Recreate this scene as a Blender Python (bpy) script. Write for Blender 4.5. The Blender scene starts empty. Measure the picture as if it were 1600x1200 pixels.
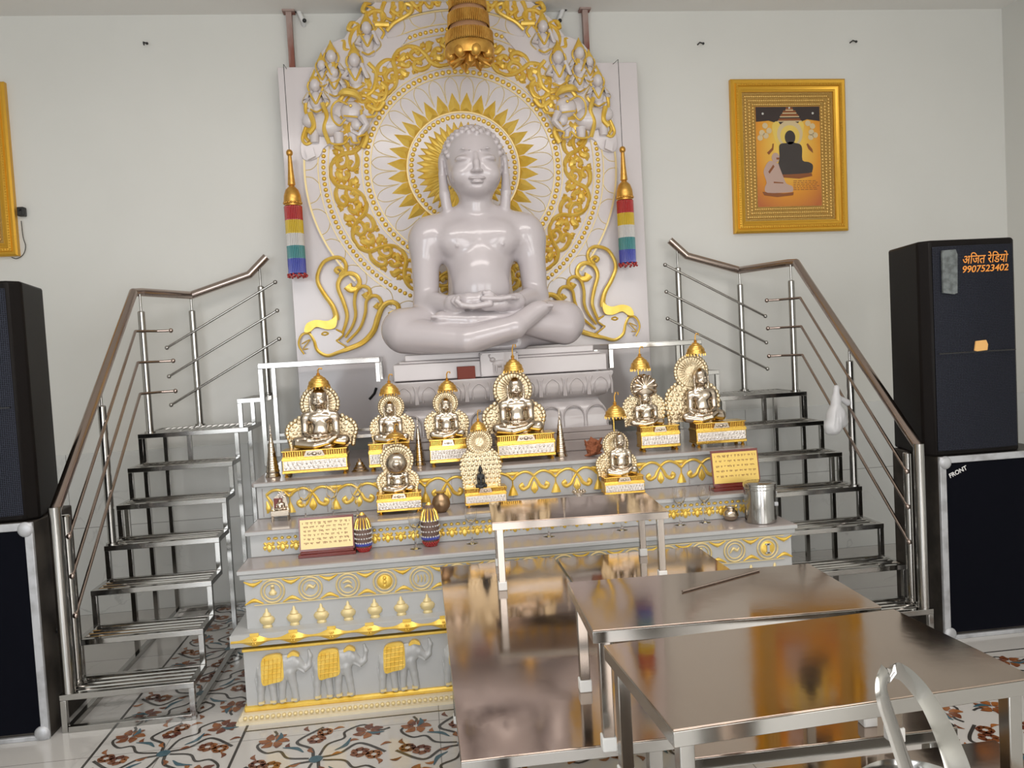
import bpy, math, random
import numpy as np
from mathutils import Vector, Matrix
random.seed(7)
S = bpy.context.scene
COL = S.collection
PI = math.pi

# ------------------------------------------------------------------ camera
CF, CYAW, CPITCH, CROLL, CH = 1256.18, 0.1153, -0.0461, -0.0552, 1.6703
def cam_axes():
    cy, sy, cp, sp = math.cos(CYAW), math.sin(CYAW), math.cos(CPITCH), math.sin(CPITCH)
    f = Vector((sy*cp, cy*cp, sp)); r = Vector((cy, -sy, 0)); u = r.cross(f)
    cr, sr = math.cos(CROLL), math.sin(CROLL)
    return r*cr+u*sr, -r*sr+u*cr, f
CR_, CU_, CF_ = cam_axes()
cd = bpy.data.cameras.new('camera'); cam = bpy.data.objects.new('camera', cd); COL.objects.link(cam)
cd.sensor_width = 36; cd.lens = CF/1600*36; cd.clip_start = .05
cam.matrix_world = Matrix(((CR_.x, CU_.x, -CF_.x, 0), (CR_.y, CU_.y, -CF_.y, 0), (CR_.z, CU_.z, -CF_.z, CH), (0, 0, 0, 1)))
S.camera = cam
def ray(u, v): return CF_ + CR_*((u-800)/CF) - CU_*((v-600)/CF)
def atY(u, v, Y):
    d = ray(u, v); t = Y/d.y; return Vector((d.x*t, Y, CH+d.z*t))
def atZ(u, v, Z):
    d = ray(u, v); t = (Z-CH)/d.z; return Vector((d.x*t, d.y*t, Z))

# ------------------------------------------------------------------ world, light, exposure
S.view_settings.view_transform = 'Standard'; S.view_settings.look = 'None'
S.view_settings.gamma = 1; S.view_settings.exposure = 0.0; S.view_settings.use_curve_mapping = False
W = bpy.data.worlds.new('sky'); S.world = W; W.use_nodes = True
bg = W.node_tree.nodes['Background']; bg.inputs[0].default_value = (.80, .88, 1, 1); bg.inputs[1].default_value = 1.0
def area(name, loc, rot, sx, sy, power, col):
    l = bpy.data.lights.new(name, 'AREA'); l.shape = 'RECTANGLE'; l.size = sx; l.size_y = sy; l.energy = power; l.color = col
    o = bpy.data.objects.new(name, l); o.location = loc; o.rotation_euler = rot; COL.objects.link(o); return o
# daylight entering through the three tall openings of the rear wall (behind the camera)
area('daylight_left', (-2.4, -3.45, 1.85), (math.radians(90), 0, 0), 2.2, 2.6, 86, (.93, .97, 1))
area('daylight_middle', (0.4, -3.45, 1.6), (math.radians(90), 0, 0), 2.3, 3.0, 90, (1, .96, .93))
area('daylight_right', (3.15, -3.45, 1.85), (math.radians(90), 0, 0), 2.1, 2.6, 74, (1, .97, .90))
# unseen overhead fill, added so the window lamps can run weaker
area('overhead_fill', (0.4, 2.2, 3.93), (0, 0, 0), 3.6, .9, 66, (1, .93, .9))

area('ceiling_fill', (0.4, 2.4, 3.72), (math.radians(180), 0, 0), 3.6, .5, 16, (1, .95, .92))  # added upward fill to brighten the ceiling, no fitting behind it

# ------------------------------------------------------------------ materials
def nt(m): return m.node_tree.nodes, m.node_tree.links
def mat(name, col, metal=0, rough=.5, coat=0, bump=None, sss=0, trans=0, ior=1.45, rvar=None, aniso=0):
    m = bpy.data.materials.new(name); m.use_nodes = True; N, L = nt(m); b = N['Principled BSDF']
    b.inputs['Base Color'].default_value = (*col, 1); b.inputs['Metallic'].default_value = metal
    b.inputs['Roughness'].default_value = rough; b.inputs['Coat Weight'].default_value = coat; b.inputs['Coat Roughness'].default_value = .08
    b.inputs['IOR'].default_value = ior
    if sss:
        b.inputs['Subsurface Weight'].default_value = sss; b.inputs['Subsurface Radius'].default_value = (.03, .028, .028); b.inputs['Subsurface Scale'].default_value = .5
    if trans: b.inputs['Transmission Weight'].default_value = trans
    if aniso: b.inputs['Anisotropic'].default_value = aniso
    if bump:
        sc, st = bump[:2]
        tc = N.new('ShaderNodeTexCoord'); t = N.new('ShaderNodeTexNoise'); t.inputs['Scale'].default_value = sc; t.inputs['Detail'].default_value = 5
        bp = N.new('ShaderNodeBump'); bp.inputs['Strength'].default_value = st; bp.inputs['Distance'].default_value = bump[2] if len(bump) > 2 else .01
        L.new(tc.outputs['Object'], t.inputs['Vector']); L.new(t.outputs[0], bp.inputs['Height']); L.new(bp.outputs[0], b.inputs['Normal'])
    if rvar:
        tc = N.new('ShaderNodeTexCoord'); t = N.new('ShaderNodeTexNoise'); t.inputs['Scale'].default_value = rvar[0]; t.inputs['Detail'].default_value = 4
        mr = N.new('ShaderNodeMapRange'); mr.inputs['To Min'].default_value = rvar[1]; mr.inputs['To Max'].default_value = rvar[2]
        mr.inputs['From Min'].default_value = .3; mr.inputs['From Max'].default_value = .7
        L.new(tc.outputs['Object'], t.inputs['Vector']); L.new(t.outputs[0], mr.inputs['Value']); L.new(mr.outputs[0], b.inputs['Roughness'])
    return m
def two_tone(m, c2, scale, lo=.45, hi=.6, stretch=(1, 1, 1), detail=6, dist=0):
    N, L = nt(m); b = N['Principled BSDF']; c1 = tuple(b.inputs['Base Color'].default_value)
    tc = N.new('ShaderNodeTexCoord'); mp = N.new('ShaderNodeMapping'); mp.inputs['Scale'].default_value = stretch
    t = N.new('ShaderNodeTexNoise'); t.inputs['Scale'].default_value = scale; t.inputs['Detail'].default_value = detail; t.inputs['Distortion'].default_value = dist
    r = N.new('ShaderNodeValToRGB'); r.color_ramp.elements[0].position = lo; r.color_ramp.elements[1].position = hi
    r.color_ramp.elements[0].color = c1; r.color_ramp.elements[1].color = (*c2, 1)
    L.new(tc.outputs['Object'], mp.inputs[0]); L.new(mp.outputs[0], t.inputs['Vector']); L.new(t.outputs[0], r.inputs[0]); L.new(r.outputs[0], b.inputs['Base Color'])
    return m
def veined(name, base, vein, scale=1.3, rough=.12, width=.02, tiles=None):
    """polished stone: thin veins where a distorted noise crosses its middle, optional thin tile joints"""
    m = mat(name, base, rough=rough, coat=.3); N, L = nt(m); b = N['Principled BSDF']
    tc = N.new('ShaderNodeTexCoord'); t = N.new('ShaderNodeTexNoise'); t.inputs['Scale'].default_value = scale; t.inputs['Detail'].default_value = 7; t.inputs['Distortion'].default_value = 1.4
    s = N.new('ShaderNodeMath'); s.operation = 'SUBTRACT'; s.inputs[1].default_value = .5
    a = N.new('ShaderNodeMath'); a.operation = 'ABSOLUTE'
    r = N.new('ShaderNodeMapRange'); r.inputs['From Min'].default_value = 0; r.inputs['From Max'].default_value = width; r.inputs['To Min'].default_value = 1; r.inputs['To Max'].default_value = 0
    t2 = N.new('ShaderNodeTexNoise'); t2.inputs['Scale'].default_value = scale*.8
    mu = N.new('ShaderNodeMapRange'); mu.inputs['From Min'].default_value = .5; mu.inputs['From Max'].default_value = .75; mu.inputs['To Min'].default_value = 0; mu.inputs['To Max'].default_value = 1
    mm = N.new('ShaderNodeMath'); mm.operation = 'MULTIPLY'
    mx = N.new('ShaderNodeMixRGB'); mx.inputs[1].default_value = (*base, 1); mx.inputs[2].default_value = (*vein, 1)
    L.new(tc.outputs['Object'], t.inputs['Vector']); L.new(tc.outputs['Object'], t2.inputs['Vector'])
    L.new(t.outputs[0], s.inputs[0]); L.new(s.outputs[0], a.inputs[0]); L.new(a.outputs[0], r.inputs['Value'])
    L.new(t2.outputs[0], mu.inputs['Value']); L.new(r.outputs[0], mm.inputs[0]); L.new(mu.outputs[0], mm.inputs[1])
    L.new(mm.outputs[0], mx.inputs[0]); out = mx.outputs[0]
    if tiles:
        (w, h, axes) = tiles
        sp = N.new('ShaderNodeSeparateXYZ'); L.new(tc.outputs['Object'], sp.inputs[0])
        cb = N.new('ShaderNodeCombineXYZ'); L.new(sp.outputs[axes[0]], cb.inputs[0]); L.new(sp.outputs[axes[1]], cb.inputs[1])
        br = N.new('ShaderNodeTexBrick'); br.offset = 0; br.inputs['Scale'].default_value = 1; br.inputs['Brick Width'].default_value = w; br.inputs['Row Height'].default_value = h
        br.inputs['Mortar Size'].default_value = .0025; br.inputs['Mortar Smooth'].default_value = .2
        br.inputs['Color1'].default_value = (1, 1, 1, 1); br.inputs['Color2'].default_value = (1, 1, 1, 1); br.inputs['Mortar'].default_value = (.45, .45, .44, 1)
        L.new(cb.outputs[0], br.inputs['Vector'])
        m2 = N.new('ShaderNodeMixRGB'); m2.blend_type = 'MULTIPLY'; m2.inputs[0].default_value = 1
        L.new(out, m2.inputs[1]); L.new(br.outputs[0], m2.inputs[2]); out = m2.outputs[0]
    L.new(out, b.inputs['Base Color'])
    return m
M = {}
M['wall'] = two_tone(mat('painted plaster', (.70, .70, .665), rough=.45, bump=(30, .03)), (.675, .675, .64), 1.2, .4, .7)
M['ceil'] = mat('ceiling paint', (.84, .83, .80), rough=.7)
M['dado'] = veined('glazed marble tile', (.66, .67, .65), (.40, .41, .41), 1.6, .14, .012, (1.2, .6, (0, 2)))
M['floor'] = veined('floor marble', (.55, .535, .51), (.36, .35, .33), 1.1, .10, .012, (1.2, 1.2, (0, 1)))
M['marble'] = two_tone(mat('white marble', (.475, .48, .475), rough=.28, coat=.4), (.445, .45, .445), 2.0, .4, .7)
M['cream_marble'] = mat('cream painted marble', (.72, .63, .45), rough=.3)
M['pedestal'] = two_tone(mat('blush marble', (.52, .485, .485), rough=.28, coat=.4), (.49, .455, .455), 2.0, .4, .7)
M['statue'] = mat('polished white marble', (.52, .477, .49), rough=.25, coat=.6, sss=.08)
M['panel'] = two_tone(mat('pale pink marble', (.67, .625, .635), rough=.22, coat=.4), (.66, .615, .62), 2.2, .4, .7)
M['shelf'] = two_tone(mat('greige marble shelf', (.37, .325, .31), rough=.2, coat=.15), (.33, .29, .275), 3, .4, .7)
M['gold'] = two_tone(mat('gold paint', (.86, .60, .13), metal=.4, rough=.30, bump=(60, .12, .004)), (.78, .49, .06), 14, .4, .7)
M['goldlight'] = mat('pale gold line paint', (.78, .63, .32), metal=.3, rough=.4)
M['orange_gold'] = two_tone(mat('old gold brass', (.70, .40, .09), metal=.75, rough=.32, bump=(80, .2, .004)), (.55, .27, .05), 25, .4, .7)
M['brass'] = mat('polished gilt', (.86, .56, .12), metal=1, rough=.22, bump=(90, .12, .003))
M['silver'] = mat('polished champagne silver', (.56, .475, .38), metal=1, rough=.20)
M['plate'] = mat('chased silver gilt', (.74, .62, .42), metal=1, rough=.3, bump=(120, .8, .004))
M['umb'] = mat('aged gilt umbrella', (.80, .48, .12), metal=.9, rough=.28, bump=(90, .3, .004))
M['gallery'] = mat('shadowed bronze gallery', (.30, .15, .03), metal=.8, rough=.45)  # dark tone paints in the shade of the gaps behind the balusters
M['frieze'] = mat('chased silver', (.82, .76, .70), metal=1, rough=.3, bump=(160, 1, .004))
M['steel'] = mat('polished steel', (.43, .42, .40), metal=1, rough=.15)
M['rail'] = mat('steel handrail', (.45, .37, .33), metal=1, rough=.18)  # warm base tint stands in for the brown room reflected in the rails
M['top'] = mat('buffed steel sheet', (.49, .395, .33), metal=1, rough=.1, rvar=(3, .05, .14), bump=(2.2, .05, .02))
M['rubber'] = mat('white rubber', (.78, .78, .76), rough=.5)
M['black'] = mat('black box paint', (.008, .0065, .006), rough=.45, bump=(150, .3, .002))
M['navy'] = mat('navy speaker cloth', (.0016, .002, .005), rough=.85)
M['alu'] = two_tone(mat('worn aluminium edging', (.50, .51, .53), metal=.4, rough=.45), (.36, .36, .37), 12, .45, .65)
M['grime'] = two_tone(mat('dusty brown board', (.018, .014, .011), rough=.5), (.05, .042, .034), 6, .4, .6)
M['glass'] = mat('clear glass', (1, 1, 1), rough=.02, trans=1, ior=1.28)
M['wood'] = mat('red brown varnished wood', (.16, .022, .015), rough=.25, coat=.5)
M['cream'] = mat('gold foil sheet', (.80, .62, .30), metal=.2, rough=.4)
M['cream2'] = mat('yellow gold foil sheet', (.74, .52, .14), metal=.3, rough=.35)
M['ink'] = mat('dark red ink', (.20, .06, .04), rough=.6)
M['frame'] = mat('gilt frame', (.72, .40, .045), metal=.6, rough=.33, bump=(70, .15, .003))
M['framedeco'] = mat('antique gilt mat', (.46, .29, .08), metal=.5, rough=.45, bump=(140, 1, .006))
M['matgold'] = mat('carved gilt mat', (.60, .38, .11), metal=.6, rough=.35)
M['card'] = mat('red brown card', (.17, .035, .022), rough=.7)
M['rust'] = two_tone(mat('rusty brown steel', (.24, .08, .055), rough=.6), (.38, .28, .25), 8, .45, .6, (1, 1, .3))
M['terra'] = mat('brown coconut husk', (.33, .11, .05), rough=.8, bump=(40, 1, .02))
M['dull_brass'] = mat('dull brass pot', (.36, .24, .14), metal=.9, rough=.35, bump=(15, .2))
M['dark'] = mat('black plastic', (.02, .02, .02), rough=.4)
M['white'] = mat('white paint', (.72, .72, .71), rough=.5)
M['bag'] = mat('thin white polythene', (.85, .85, .86), rough=.35, trans=.35)
M['orange'] = mat('orange print', (.80, .30, .05), rough=.5)
for k, c in dict(red=(.42, .02, .02), yellow=(.62, .43, .03), clear=(.62, .60, .58), teal=(.06, .25, .26), blue=(.05, .07, .40)).items():
    M['bead_'+k] = mat(k+' beads', c, rough=.2, coat=.6)
M['beadcore'] = mat('brown bead cloth', (.16, .10, .08), rough=.6)
M['in_brown'] = two_tone(mat('brown inlay stone', (.12, .035, .02), rough=.15), (.30, .11, .03), 9, .4, .6)
M['in_dark'] = mat('dark inlay line', (.05, .045, .04), rough=.15)
M['in_teal'] = mat('teal inlay stone', (.05, .11, .14), rough=.15)
M['door'] = two_tone(mat('dark wood door', (.09, .035, .02), rough=.35), (.15, .06, .03), 3, .4, .6, (8, 8, .6))

for k_ in ('black', 'navy'): M[k_].node_tree.nodes['Principled BSDF'].inputs['Specular IOR Level'].default_value = .12
# ------------------------------------------------------------------ mesh builder
class MB:
    def __init__(s): s.v = []; s.f = []; s.mi = []; s.cur = 0
    def add(s, vs, fs):
        n = len(s.v); s.v.extend([tuple(p) for p in vs]); s.f.extend([tuple(i+n for i in f) for f in fs]); s.mi.extend([s.cur]*len(fs)); return s
    def box(s, x0, x1, y0, y1, z0, z1):
        vs = [(x, y, z) for z in (z0, z1) for y in (y0, y1) for x in (x0, x1)]
        return s.add(vs, [(0, 2, 3, 1), (4, 5, 7, 6), (0, 1, 5, 4), (2, 6, 7, 3), (0, 4, 6, 2), (1, 3, 7, 5)])
    def obox(s, c, ax, ay, az):
        c = Vector(c); ax, ay, az = Vector(ax), Vector(ay), Vector(az)
        vs = [c+ax*i+ay*j+az*k for k in (-1, 1) for j in (-1, 1) for i in (-1, 1)]
        return s.add(vs, [(0, 2, 3, 1), (4, 5, 7, 6), (0, 1, 5, 4), (2, 6, 7, 3), (0, 4, 6, 2), (1, 3, 7, 5)])
    def bar(s, p0, p1, w, h=None):
        h = h or w; p0, p1 = Vector(p0), Vector(p1); d = p1-p0; l = d.length; d.normalize()
        up = Vector((0, 0, 1)) if abs(d.z) < .95 else Vector((0, 1, 0)); a = d.cross(up).normalized(); b = a.cross(d)
        return s.obox((p0+p1)/2, d*(l/2), a*(w/2), b*(h/2))
    def tube(s, pts, r, n=12, cap=True, closed=False):
        pts = [Vector(p) for p in pts]; k = len(pts); rs = r if isinstance(r, (list, tuple)) else [r]*k
        rings = []; prev = None
        for i, p in enumerate(pts):
            a = pts[max(i-1, 0)]; b = pts[min(i+1, k-1)]
            if closed: a = pts[(i-1) % k]; b = pts[(i+1) % k]
            d = (b-a).normalized()
            if prev is None:
                up = Vector((0, 0, 1)) if abs(d.z) < .9 else Vector((0, 1, 0)); x = d.cross(up).normalized()
            else: x = (prev-d*prev.dot(d)).normalized()
            prev = x; y = d.cross(x)
            sc = 1
            if 0 < i < k-1:
                c = (p-a).normalized().dot((b-p).normalized()); sc = 1
            rings.append([p+(x*math.cos(t)+y*math.sin(t))*rs[i]*sc for t in [2*PI*j/n for j in range(n)]])
        vs = [q for rg in rings for q in rg]; fs = []
        m = k if closed else k-1
        for i in range(m):
            for j in range(n):
                i2 = (i+1) % k
                fs.append((i*n+j, i*n+(j+1) % n, i2*n+(j+1) % n, i2*n+j))
        if cap and not closed: fs += [tuple(range(n))[::-1], tuple(range((k-1)*n, k*n))]
        return s.add(vs, fs)
    def lathe(s, prof, c=(0, 0, 0), n=24, sx=1, sy=1, cap=True):
        vs = []; fs = []; k = len(prof)
        for r, z in prof:
            for j in range(n):
                t = 2*PI*j/n; vs.append((c[0]+r*math.cos(t)*sx, c[1]+r*math.sin(t)*sy, c[2]+z))
        for i in range(k-1):
            for j in range(n): fs.append((i*n+j, i*n+(j+1) % n, (i+1)*n+(j+1) % n, (i+1)*n+j))
        if cap: fs += [tuple(range(n))[::-1], tuple(range((k-1)*n, k*n))]
        return s.add(vs, fs)
    def ball(s, c, r, n=10, m=6):
        rx, ry, rz = r if isinstance(r, (list, tuple)) else (r, r, r)
        vs = [(c[0], c[1], c[2]-rz)]; fs = []
        for i in range(1, m):
            a = -PI/2+PI*i/m
            for j in range(n):
                t = 2*PI*j/n; vs.append((c[0]+rx*math.cos(a)*math.cos(t), c[1]+ry*math.cos(a)*math.sin(t), c[2]+rz*math.sin(a)))
        vs.append((c[0], c[1], c[2]+rz)); top = len(vs)-1
        for j in range(n): fs.append((0, 1+(j+1) % n, 1+j)); fs.append((top, top-n+j, top-n+(j+1) % n))
        for i in range(m-2):
            for j in range(n):
                a = 1+i*n; fs.append((a+j, a+(j+1) % n, a+n+(j+1) % n, a+n+j))
        return s.add(vs, fs)
    def dome(s, x, z, y, rx, rz=None, d=None, n=10):
        """low relief boss bulging towards -y from plane y"""
        rz = rz or rx; d = d or rx*.6; vs = [(x, y-d, z)]; fs = []; m = 3
        for i in range(1, m+1):
            a = PI/2*i/m
            for j in range(n):
                t = 2*PI*j/n; vs.append((x+rx*math.sin(a)*math.cos(t), y-d*math.cos(a), z+rz*math.sin(a)*math.sin(t)))
        for j in range(n): fs.append((0, 1+j, 1+(j+1) % n))
        for i in range(m-1):
            for j in range(n):
                a = 1+i*n; fs.append((a+j, a+n+j, a+n+(j+1) % n, a+(j+1) % n))
        return s.add(vs, fs)
    def stroke(s, pts, w, y, d=None, k=6, smooth=True, closed=False):
        """rounded relief ribbon on plane y (towards -y); pts are (x,z); w one half width or a list along the stroke"""
        P = np.array(pts, float)
        if smooth and len(P) > 2: P = catmull(P, k)
        n = len(P); ws = np.interp(np.linspace(0, 1, n), np.linspace(0, 1, len(w)), w) if isinstance(w, (list, tuple)) else np.full(n, w)
        T = np.gradient(P, axis=0); T /= (np.linalg.norm(T, axis=1)[:, None]+1e-9); Nn = np.stack([-T[:, 1], T[:, 0]], 1)
        prof = [(-1, 0), (-.72, .68), (0, 1), (.72, .68), (1, 0)]; vs = []; fs = []
        for i in range(n):
            dd = (d if d is not None else ws[i]*.9) * (1 if d is None else min(1, ws[i]/max(ws)+.15))
            for a, b in prof: q = P[i]+Nn[i]*a*ws[i]; vs.append((q[0], y-b*dd, q[1]))
        for i in range(n-1):
            for j in range(4): fs.append((i*5+j, i*5+j+1, (i+1)*5+j+1, (i+1)*5+j))
        fs += [(0, 1, 2, 3, 4), tuple((n-1)*5+j for j in (4, 3, 2, 1, 0))]
        return s.add(vs, fs)
    def plate(s, pts, y0, y1, smooth=0):
        """closed outline (x,z) extruded from y0 (front) to y1"""
        P = [tuple(p) for p in (catmull(np.array(list(pts)+[pts[0]], float), smooth)[:-1] if smooth else pts)]; n = len(P)
        vs = [(x, y0, z) for x, z in P]+[(x, y1, z) for x, z in P]
        fs = [tuple(range(n)), tuple(range(2*n-1, n-1, -1))]+[(i, i+n, (i+1) % n+n, (i+1) % n) for i in range(n)]
        return s.add(vs, fs)
    def loft(s, rings, cap=True):
        n = len(rings[0]); vs = [p for r in rings for p in r]; fs = []
        for i in range(len(rings)-1):
            for j in range(n): fs.append((i*n+j, i*n+(j+1) % n, (i+1)*n+(j+1) % n, (i+1)*n+j))
        if cap: fs += [tuple(range(n))[::-1], tuple(range((len(rings)-1)*n, len(rings)*n))]
        return s.add(vs, fs)
    def mesh(s, name, mats, off=(0, 0, 0), sharp=38):
        me = bpy.data.meshes.new(name); o = Vector(off)
        me.from_pydata([(p[0]-o.x, p[1]-o.y, p[2]-o.z) for p in s.v], [], s.f)
        for m in (mats if isinstance(mats, (list, tuple)) else [mats]): me.materials.append(M[m] if isinstance(m, str) else m)
        if any(s.mi): me.polygons.foreach_set('material_index', s.mi)
        me.validate(); fixn(me)
        me.polygons.foreach_set('use_smooth', [True]*len(me.polygons)); me.set_sharp_from_angle(angle=math.radians(sharp)); me.update()
        return me
    def build(s, name, mats, parent=None, bevel=0, loc=None, local=False, sharp=38):
        """vertices are world coordinates unless local=True"""
        off = loc if loc is not None else ((root_loc(parent) if parent is not None and not local else (0, 0, 0)))
        o = bpy.data.objects.new(name, s.mesh(name, mats, off, sharp)); COL.objects.link(o)
        if loc is not None:
            o.location = Vector(loc)-(Vector(root_loc(parent)) if parent is not None else Vector())
        if parent is not None: o.parent = parent
        if bevel:
            b = o.modifiers.new('bevel', 'BEVEL'); b.width = bevel; b.segments = 2; b.limit_method = 'ANGLE'; b.angle_limit = math.radians(40)
        return o
def fixn(me):
    import bmesh
    bm = bmesh.new(); bm.from_mesh(me); bmesh.ops.recalc_face_normals(bm, faces=bm.faces); bm.to_mesh(me); bm.free()
def root_loc(o):
    l = Vector()
    while o is not None: l += o.location; o = o.parent
    return l
def catmull(P, k=6):
    P = np.asarray(P, float); n = len(P)
    if n < 3: return P
    closed = np.allclose(P[0], P[-1]); out = []
    for i in range(n-1):
        p0 = P[i-1] if i > 0 else (P[-2] if closed else 2*P[0]-P[1]); p1 = P[i]; p2 = P[i+1]
        p3 = P[i+2] if i+2 < n else (P[1] if closed else 2*P[-1]-P[-2])
        for t in np.arange(k)/k:
            out.append(.5*((2*p1)+(-p0+p2)*t+(2*p0-5*p1+4*p2-p3)*t*t+(-p0+3*p1-3*p2+p3)*t**3))
    out.append(P[-1]); return np.array(out)
def spiral(cx, cz, r, turns, a0, d=1, n=14, rmin=.25):
    """from the outside inwards"""
    return [(cx+r*(1-(1-rmin)*t)*math.cos(a0+d*2*PI*turns*t), cz+r*(1-(1-rmin)*t)*math.sin(a0+d*2*PI*turns*t)) for t in np.linspace(0, 1, n)]
def tag(o, label=None, cat=None, group=None, kind=None):
    for k, v in (('label', label), ('category', cat), ('group', group), ('kind', kind)):
        if v: o[k] = v
    return o
def thing(name, label, cat, loc=(0, 0, 0), group=None):
    o = bpy.data.objects.new(name, None); o.location = loc; o.empty_display_size = .05; COL.objects.link(o)
    return tag(o, label, cat, group)
def struct(name, mb, m, parent=None, bevel=0):
    o = mb.build(name, m, parent, bevel)
    if parent is None: o['kind'] = 'structure'
    return o
def copy_tree(o, parent=None):
    c = o.copy(); COL.objects.link(c); c.parent = parent
    for ch in list(o.children): copy_tree(ch, c)
    return c

# ------------------------------------------------------------------ implicit surfaces (smooth bodies)
class SDF:
    def __init__(s, xs, ys, zs):
        s.x, s.y, s.z = [np.asarray(a, np.float32) for a in (xs, ys, zs)]; s.D = np.full((len(xs), len(ys), len(zs)), .5, np.float32)
    def _sub(s, lo, hi, m):
        r = []
        for a, l, h in zip((s.x, s.y, s.z), lo, hi):
            i0 = max(0, np.searchsorted(a, l-m)-1); i1 = min(len(a), np.searchsorted(a, h+m)+1); r.append(slice(i0, max(i0+1, i1)))
        X = s.x[r[0]][:, None, None]; Y = s.y[r[1]][None, :, None]; Z = s.z[r[2]][None, None, :]
        return tuple(r), X, Y, Z
    def _comb(s, sl, d, k, cut):
        D = s.D[sl]
        if cut:
            h = np.clip(.5-.5*(D+d)/k, 0, 1); s.D[sl] = D+(-d-D)*h+k*h*(1-h)
        else:
            h = np.clip(.5+.5*(D-d)/k, 0, 1); s.D[sl] = D*(1-h)+d*h-k*h*(1-h)
    off = False
    def _hd(s, p): return (p[0]*1.07, p[1]*1.04, p[2]-.026)
    def ell(s, c, r, k=.02, cut=False, rot=None):
        if s.off: c = s._hd(c); r = (r[0]*1.06, r[1]*1.04, r[2]) if not np.isscalar(r) else r
        r = np.array(r, float) if not np.isscalar(r) else np.array([r]*3, float); R = r.max() if rot else None
        e = r if not rot else np.array([R]*3)
        sl, X, Y, Z = s._sub(np.array(c)-e, np.array(c)+e, k+.03); X = X-c[0]; Y = Y-c[1]; Z = Z-c[2]
        if rot:   # rotation about y (in the xz plane)
            ca, sa = math.cos(rot), math.sin(rot); X, Z = X*ca+Z*sa, -X*sa+Z*ca
        k0 = np.sqrt((X/r[0])**2+(Y/r[1])**2+(Z/r[2])**2)+1e-6; k1 = np.sqrt((X/r[0]**2)**2+(Y/r[1]**2)**2+(Z/r[2]**2)**2)+1e-6
        s._comb(sl, (k0*(k0-1)/k1).astype(np.float32), k, cut)
    def cap(s, a, b, ra, rb=None, k=.02, cut=False):
        if s.off: a, b = s._hd(a), s._hd(b); pass
        rb = ra if rb is None else rb; a = np.array(a, float); b = np.array(b, float); m = max(ra, rb)
        sl, X, Y, Z = s._sub(np.minimum(a, b)-m, np.maximum(a, b)+m, k+.03); ab = b-a; L = ab@ab+1e-9
        t = np.clip(((X-a[0])*ab[0]+(Y-a[1])*ab[1]+(Z-a[2])*ab[2])/L, 0, 1)
        d = np.sqrt((X-a[0]-t*ab[0])**2+(Y-a[1]-t*ab[1])**2+(Z-a[2]-t*ab[2])**2)-(ra+(rb-ra)*t)
        s._comb(sl, d.astype(np.float32), k, cut)
    def chain(s, pts, rs, k=.02):
        for i in range(len(pts)-1): s.cap(pts[i], pts[i+1], rs[i], rs[i+1], k)
    def mesh(s, name, m):
        D = s.D; nx, ny, nz = D.shape; ins = D < 0
        c = np.zeros((nx-1, ny-1, nz-1), np.int8)
        for i in (0, 1):
            for j in (0, 1):
                for k in (0, 1): c += ins[i:nx-1+i, j:ny-1+j, k:nz-1+k]
        I, J, K = np.nonzero((c > 0) & (c < 8)); idx = np.full(c.shape, -1, np.int32); idx[I, J, K] = np.arange(len(I))
        acc = np.zeros((len(I), 3)); cnt = np.zeros(len(I))
        def P(i, j, k): return np.stack([s.x[i], s.y[j], s.z[k]], 1)
        for a in ((0, 0, 0), (0, 0, 1), (0, 1, 0), (0, 1, 1), (1, 0, 0), (1, 0, 1), (1, 1, 0), (1, 1, 1)):
            for ax in range(3):
                if a[ax]: continue
                b = list(a); b[ax] = 1
                d0 = D[I+a[0], J+a[1], K+a[2]]; d1 = D[I+b[0], J+b[1], K+b[2]]; ok = (d0 < 0) != (d1 < 0)
                t = np.where(ok, d0/(d0-d1+1e-12), 0)[:, None]
                p = P(I+a[0], J+a[1], K+a[2])*(1-t)+P(I+b[0], J+b[1], K+b[2])*t
                acc[ok] += p[ok]; cnt[ok] += 1
        V = acc/cnt[:, None]; F = []
        for ax in range(3):
            o1, o2 = [(1, 2), (2, 0), (0, 1)][ax]
            A = ins; sl0 = [slice(None)]*3; sl1 = [slice(None)]*3; sl0[ax] = slice(0, -1); sl1[ax] = slice(1, None)
            ch = A[tuple(sl0)] != A[tuple(sl1)]; ii = np.stack(np.nonzero(ch), 1)
            ok = (ii[:, o1] > 0) & (ii[:, o2] > 0) & (ii[:, o1] < D.shape[o1]-1) & (ii[:, o2] < D.shape[o2]-1); ii = ii[ok]
            q = []
            for d1, d2 in ((1, 1), (0, 1), (0, 0), (1, 0)):
                e = ii.copy(); e[:, o1] -= d1; e[:, o2] -= d2; q.append(idx[e[:, 0], e[:, 1], e[:, 2]])
            q = np.stack(q, 1); flip = ~A[ii[:, 0], ii[:, 1], ii[:, 2]]; q[flip] = q[flip][:, ::-1]; F.append(q)
        F = np.concatenate(F); me = bpy.data.meshes.new(name)
        me.vertices.add(len(V)); me.vertices.foreach_set('co', V.astype(np.float32).ravel())
        me.loops.add(F.size); me.loops.foreach_set('vertex_index', F.ravel().astype(np.int32))
        me.polygons.add(len(F)); me.polygons.foreach_set('loop_start', (np.arange(len(F))*4).astype(np.int32))
        me.polygons.foreach_set('use_smooth', np.ones(len(F), bool)); me.update(calc_edges=True); me.validate()
        me.materials.append(M[m]); return me
def axis(*segs):
    """segs: (start, stop, step) pieces joined"""
    out = []
    for a, b, h in segs: out += list(np.arange(a, b-1e-9, h))
    return out+[segs[-1][1]]
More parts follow.
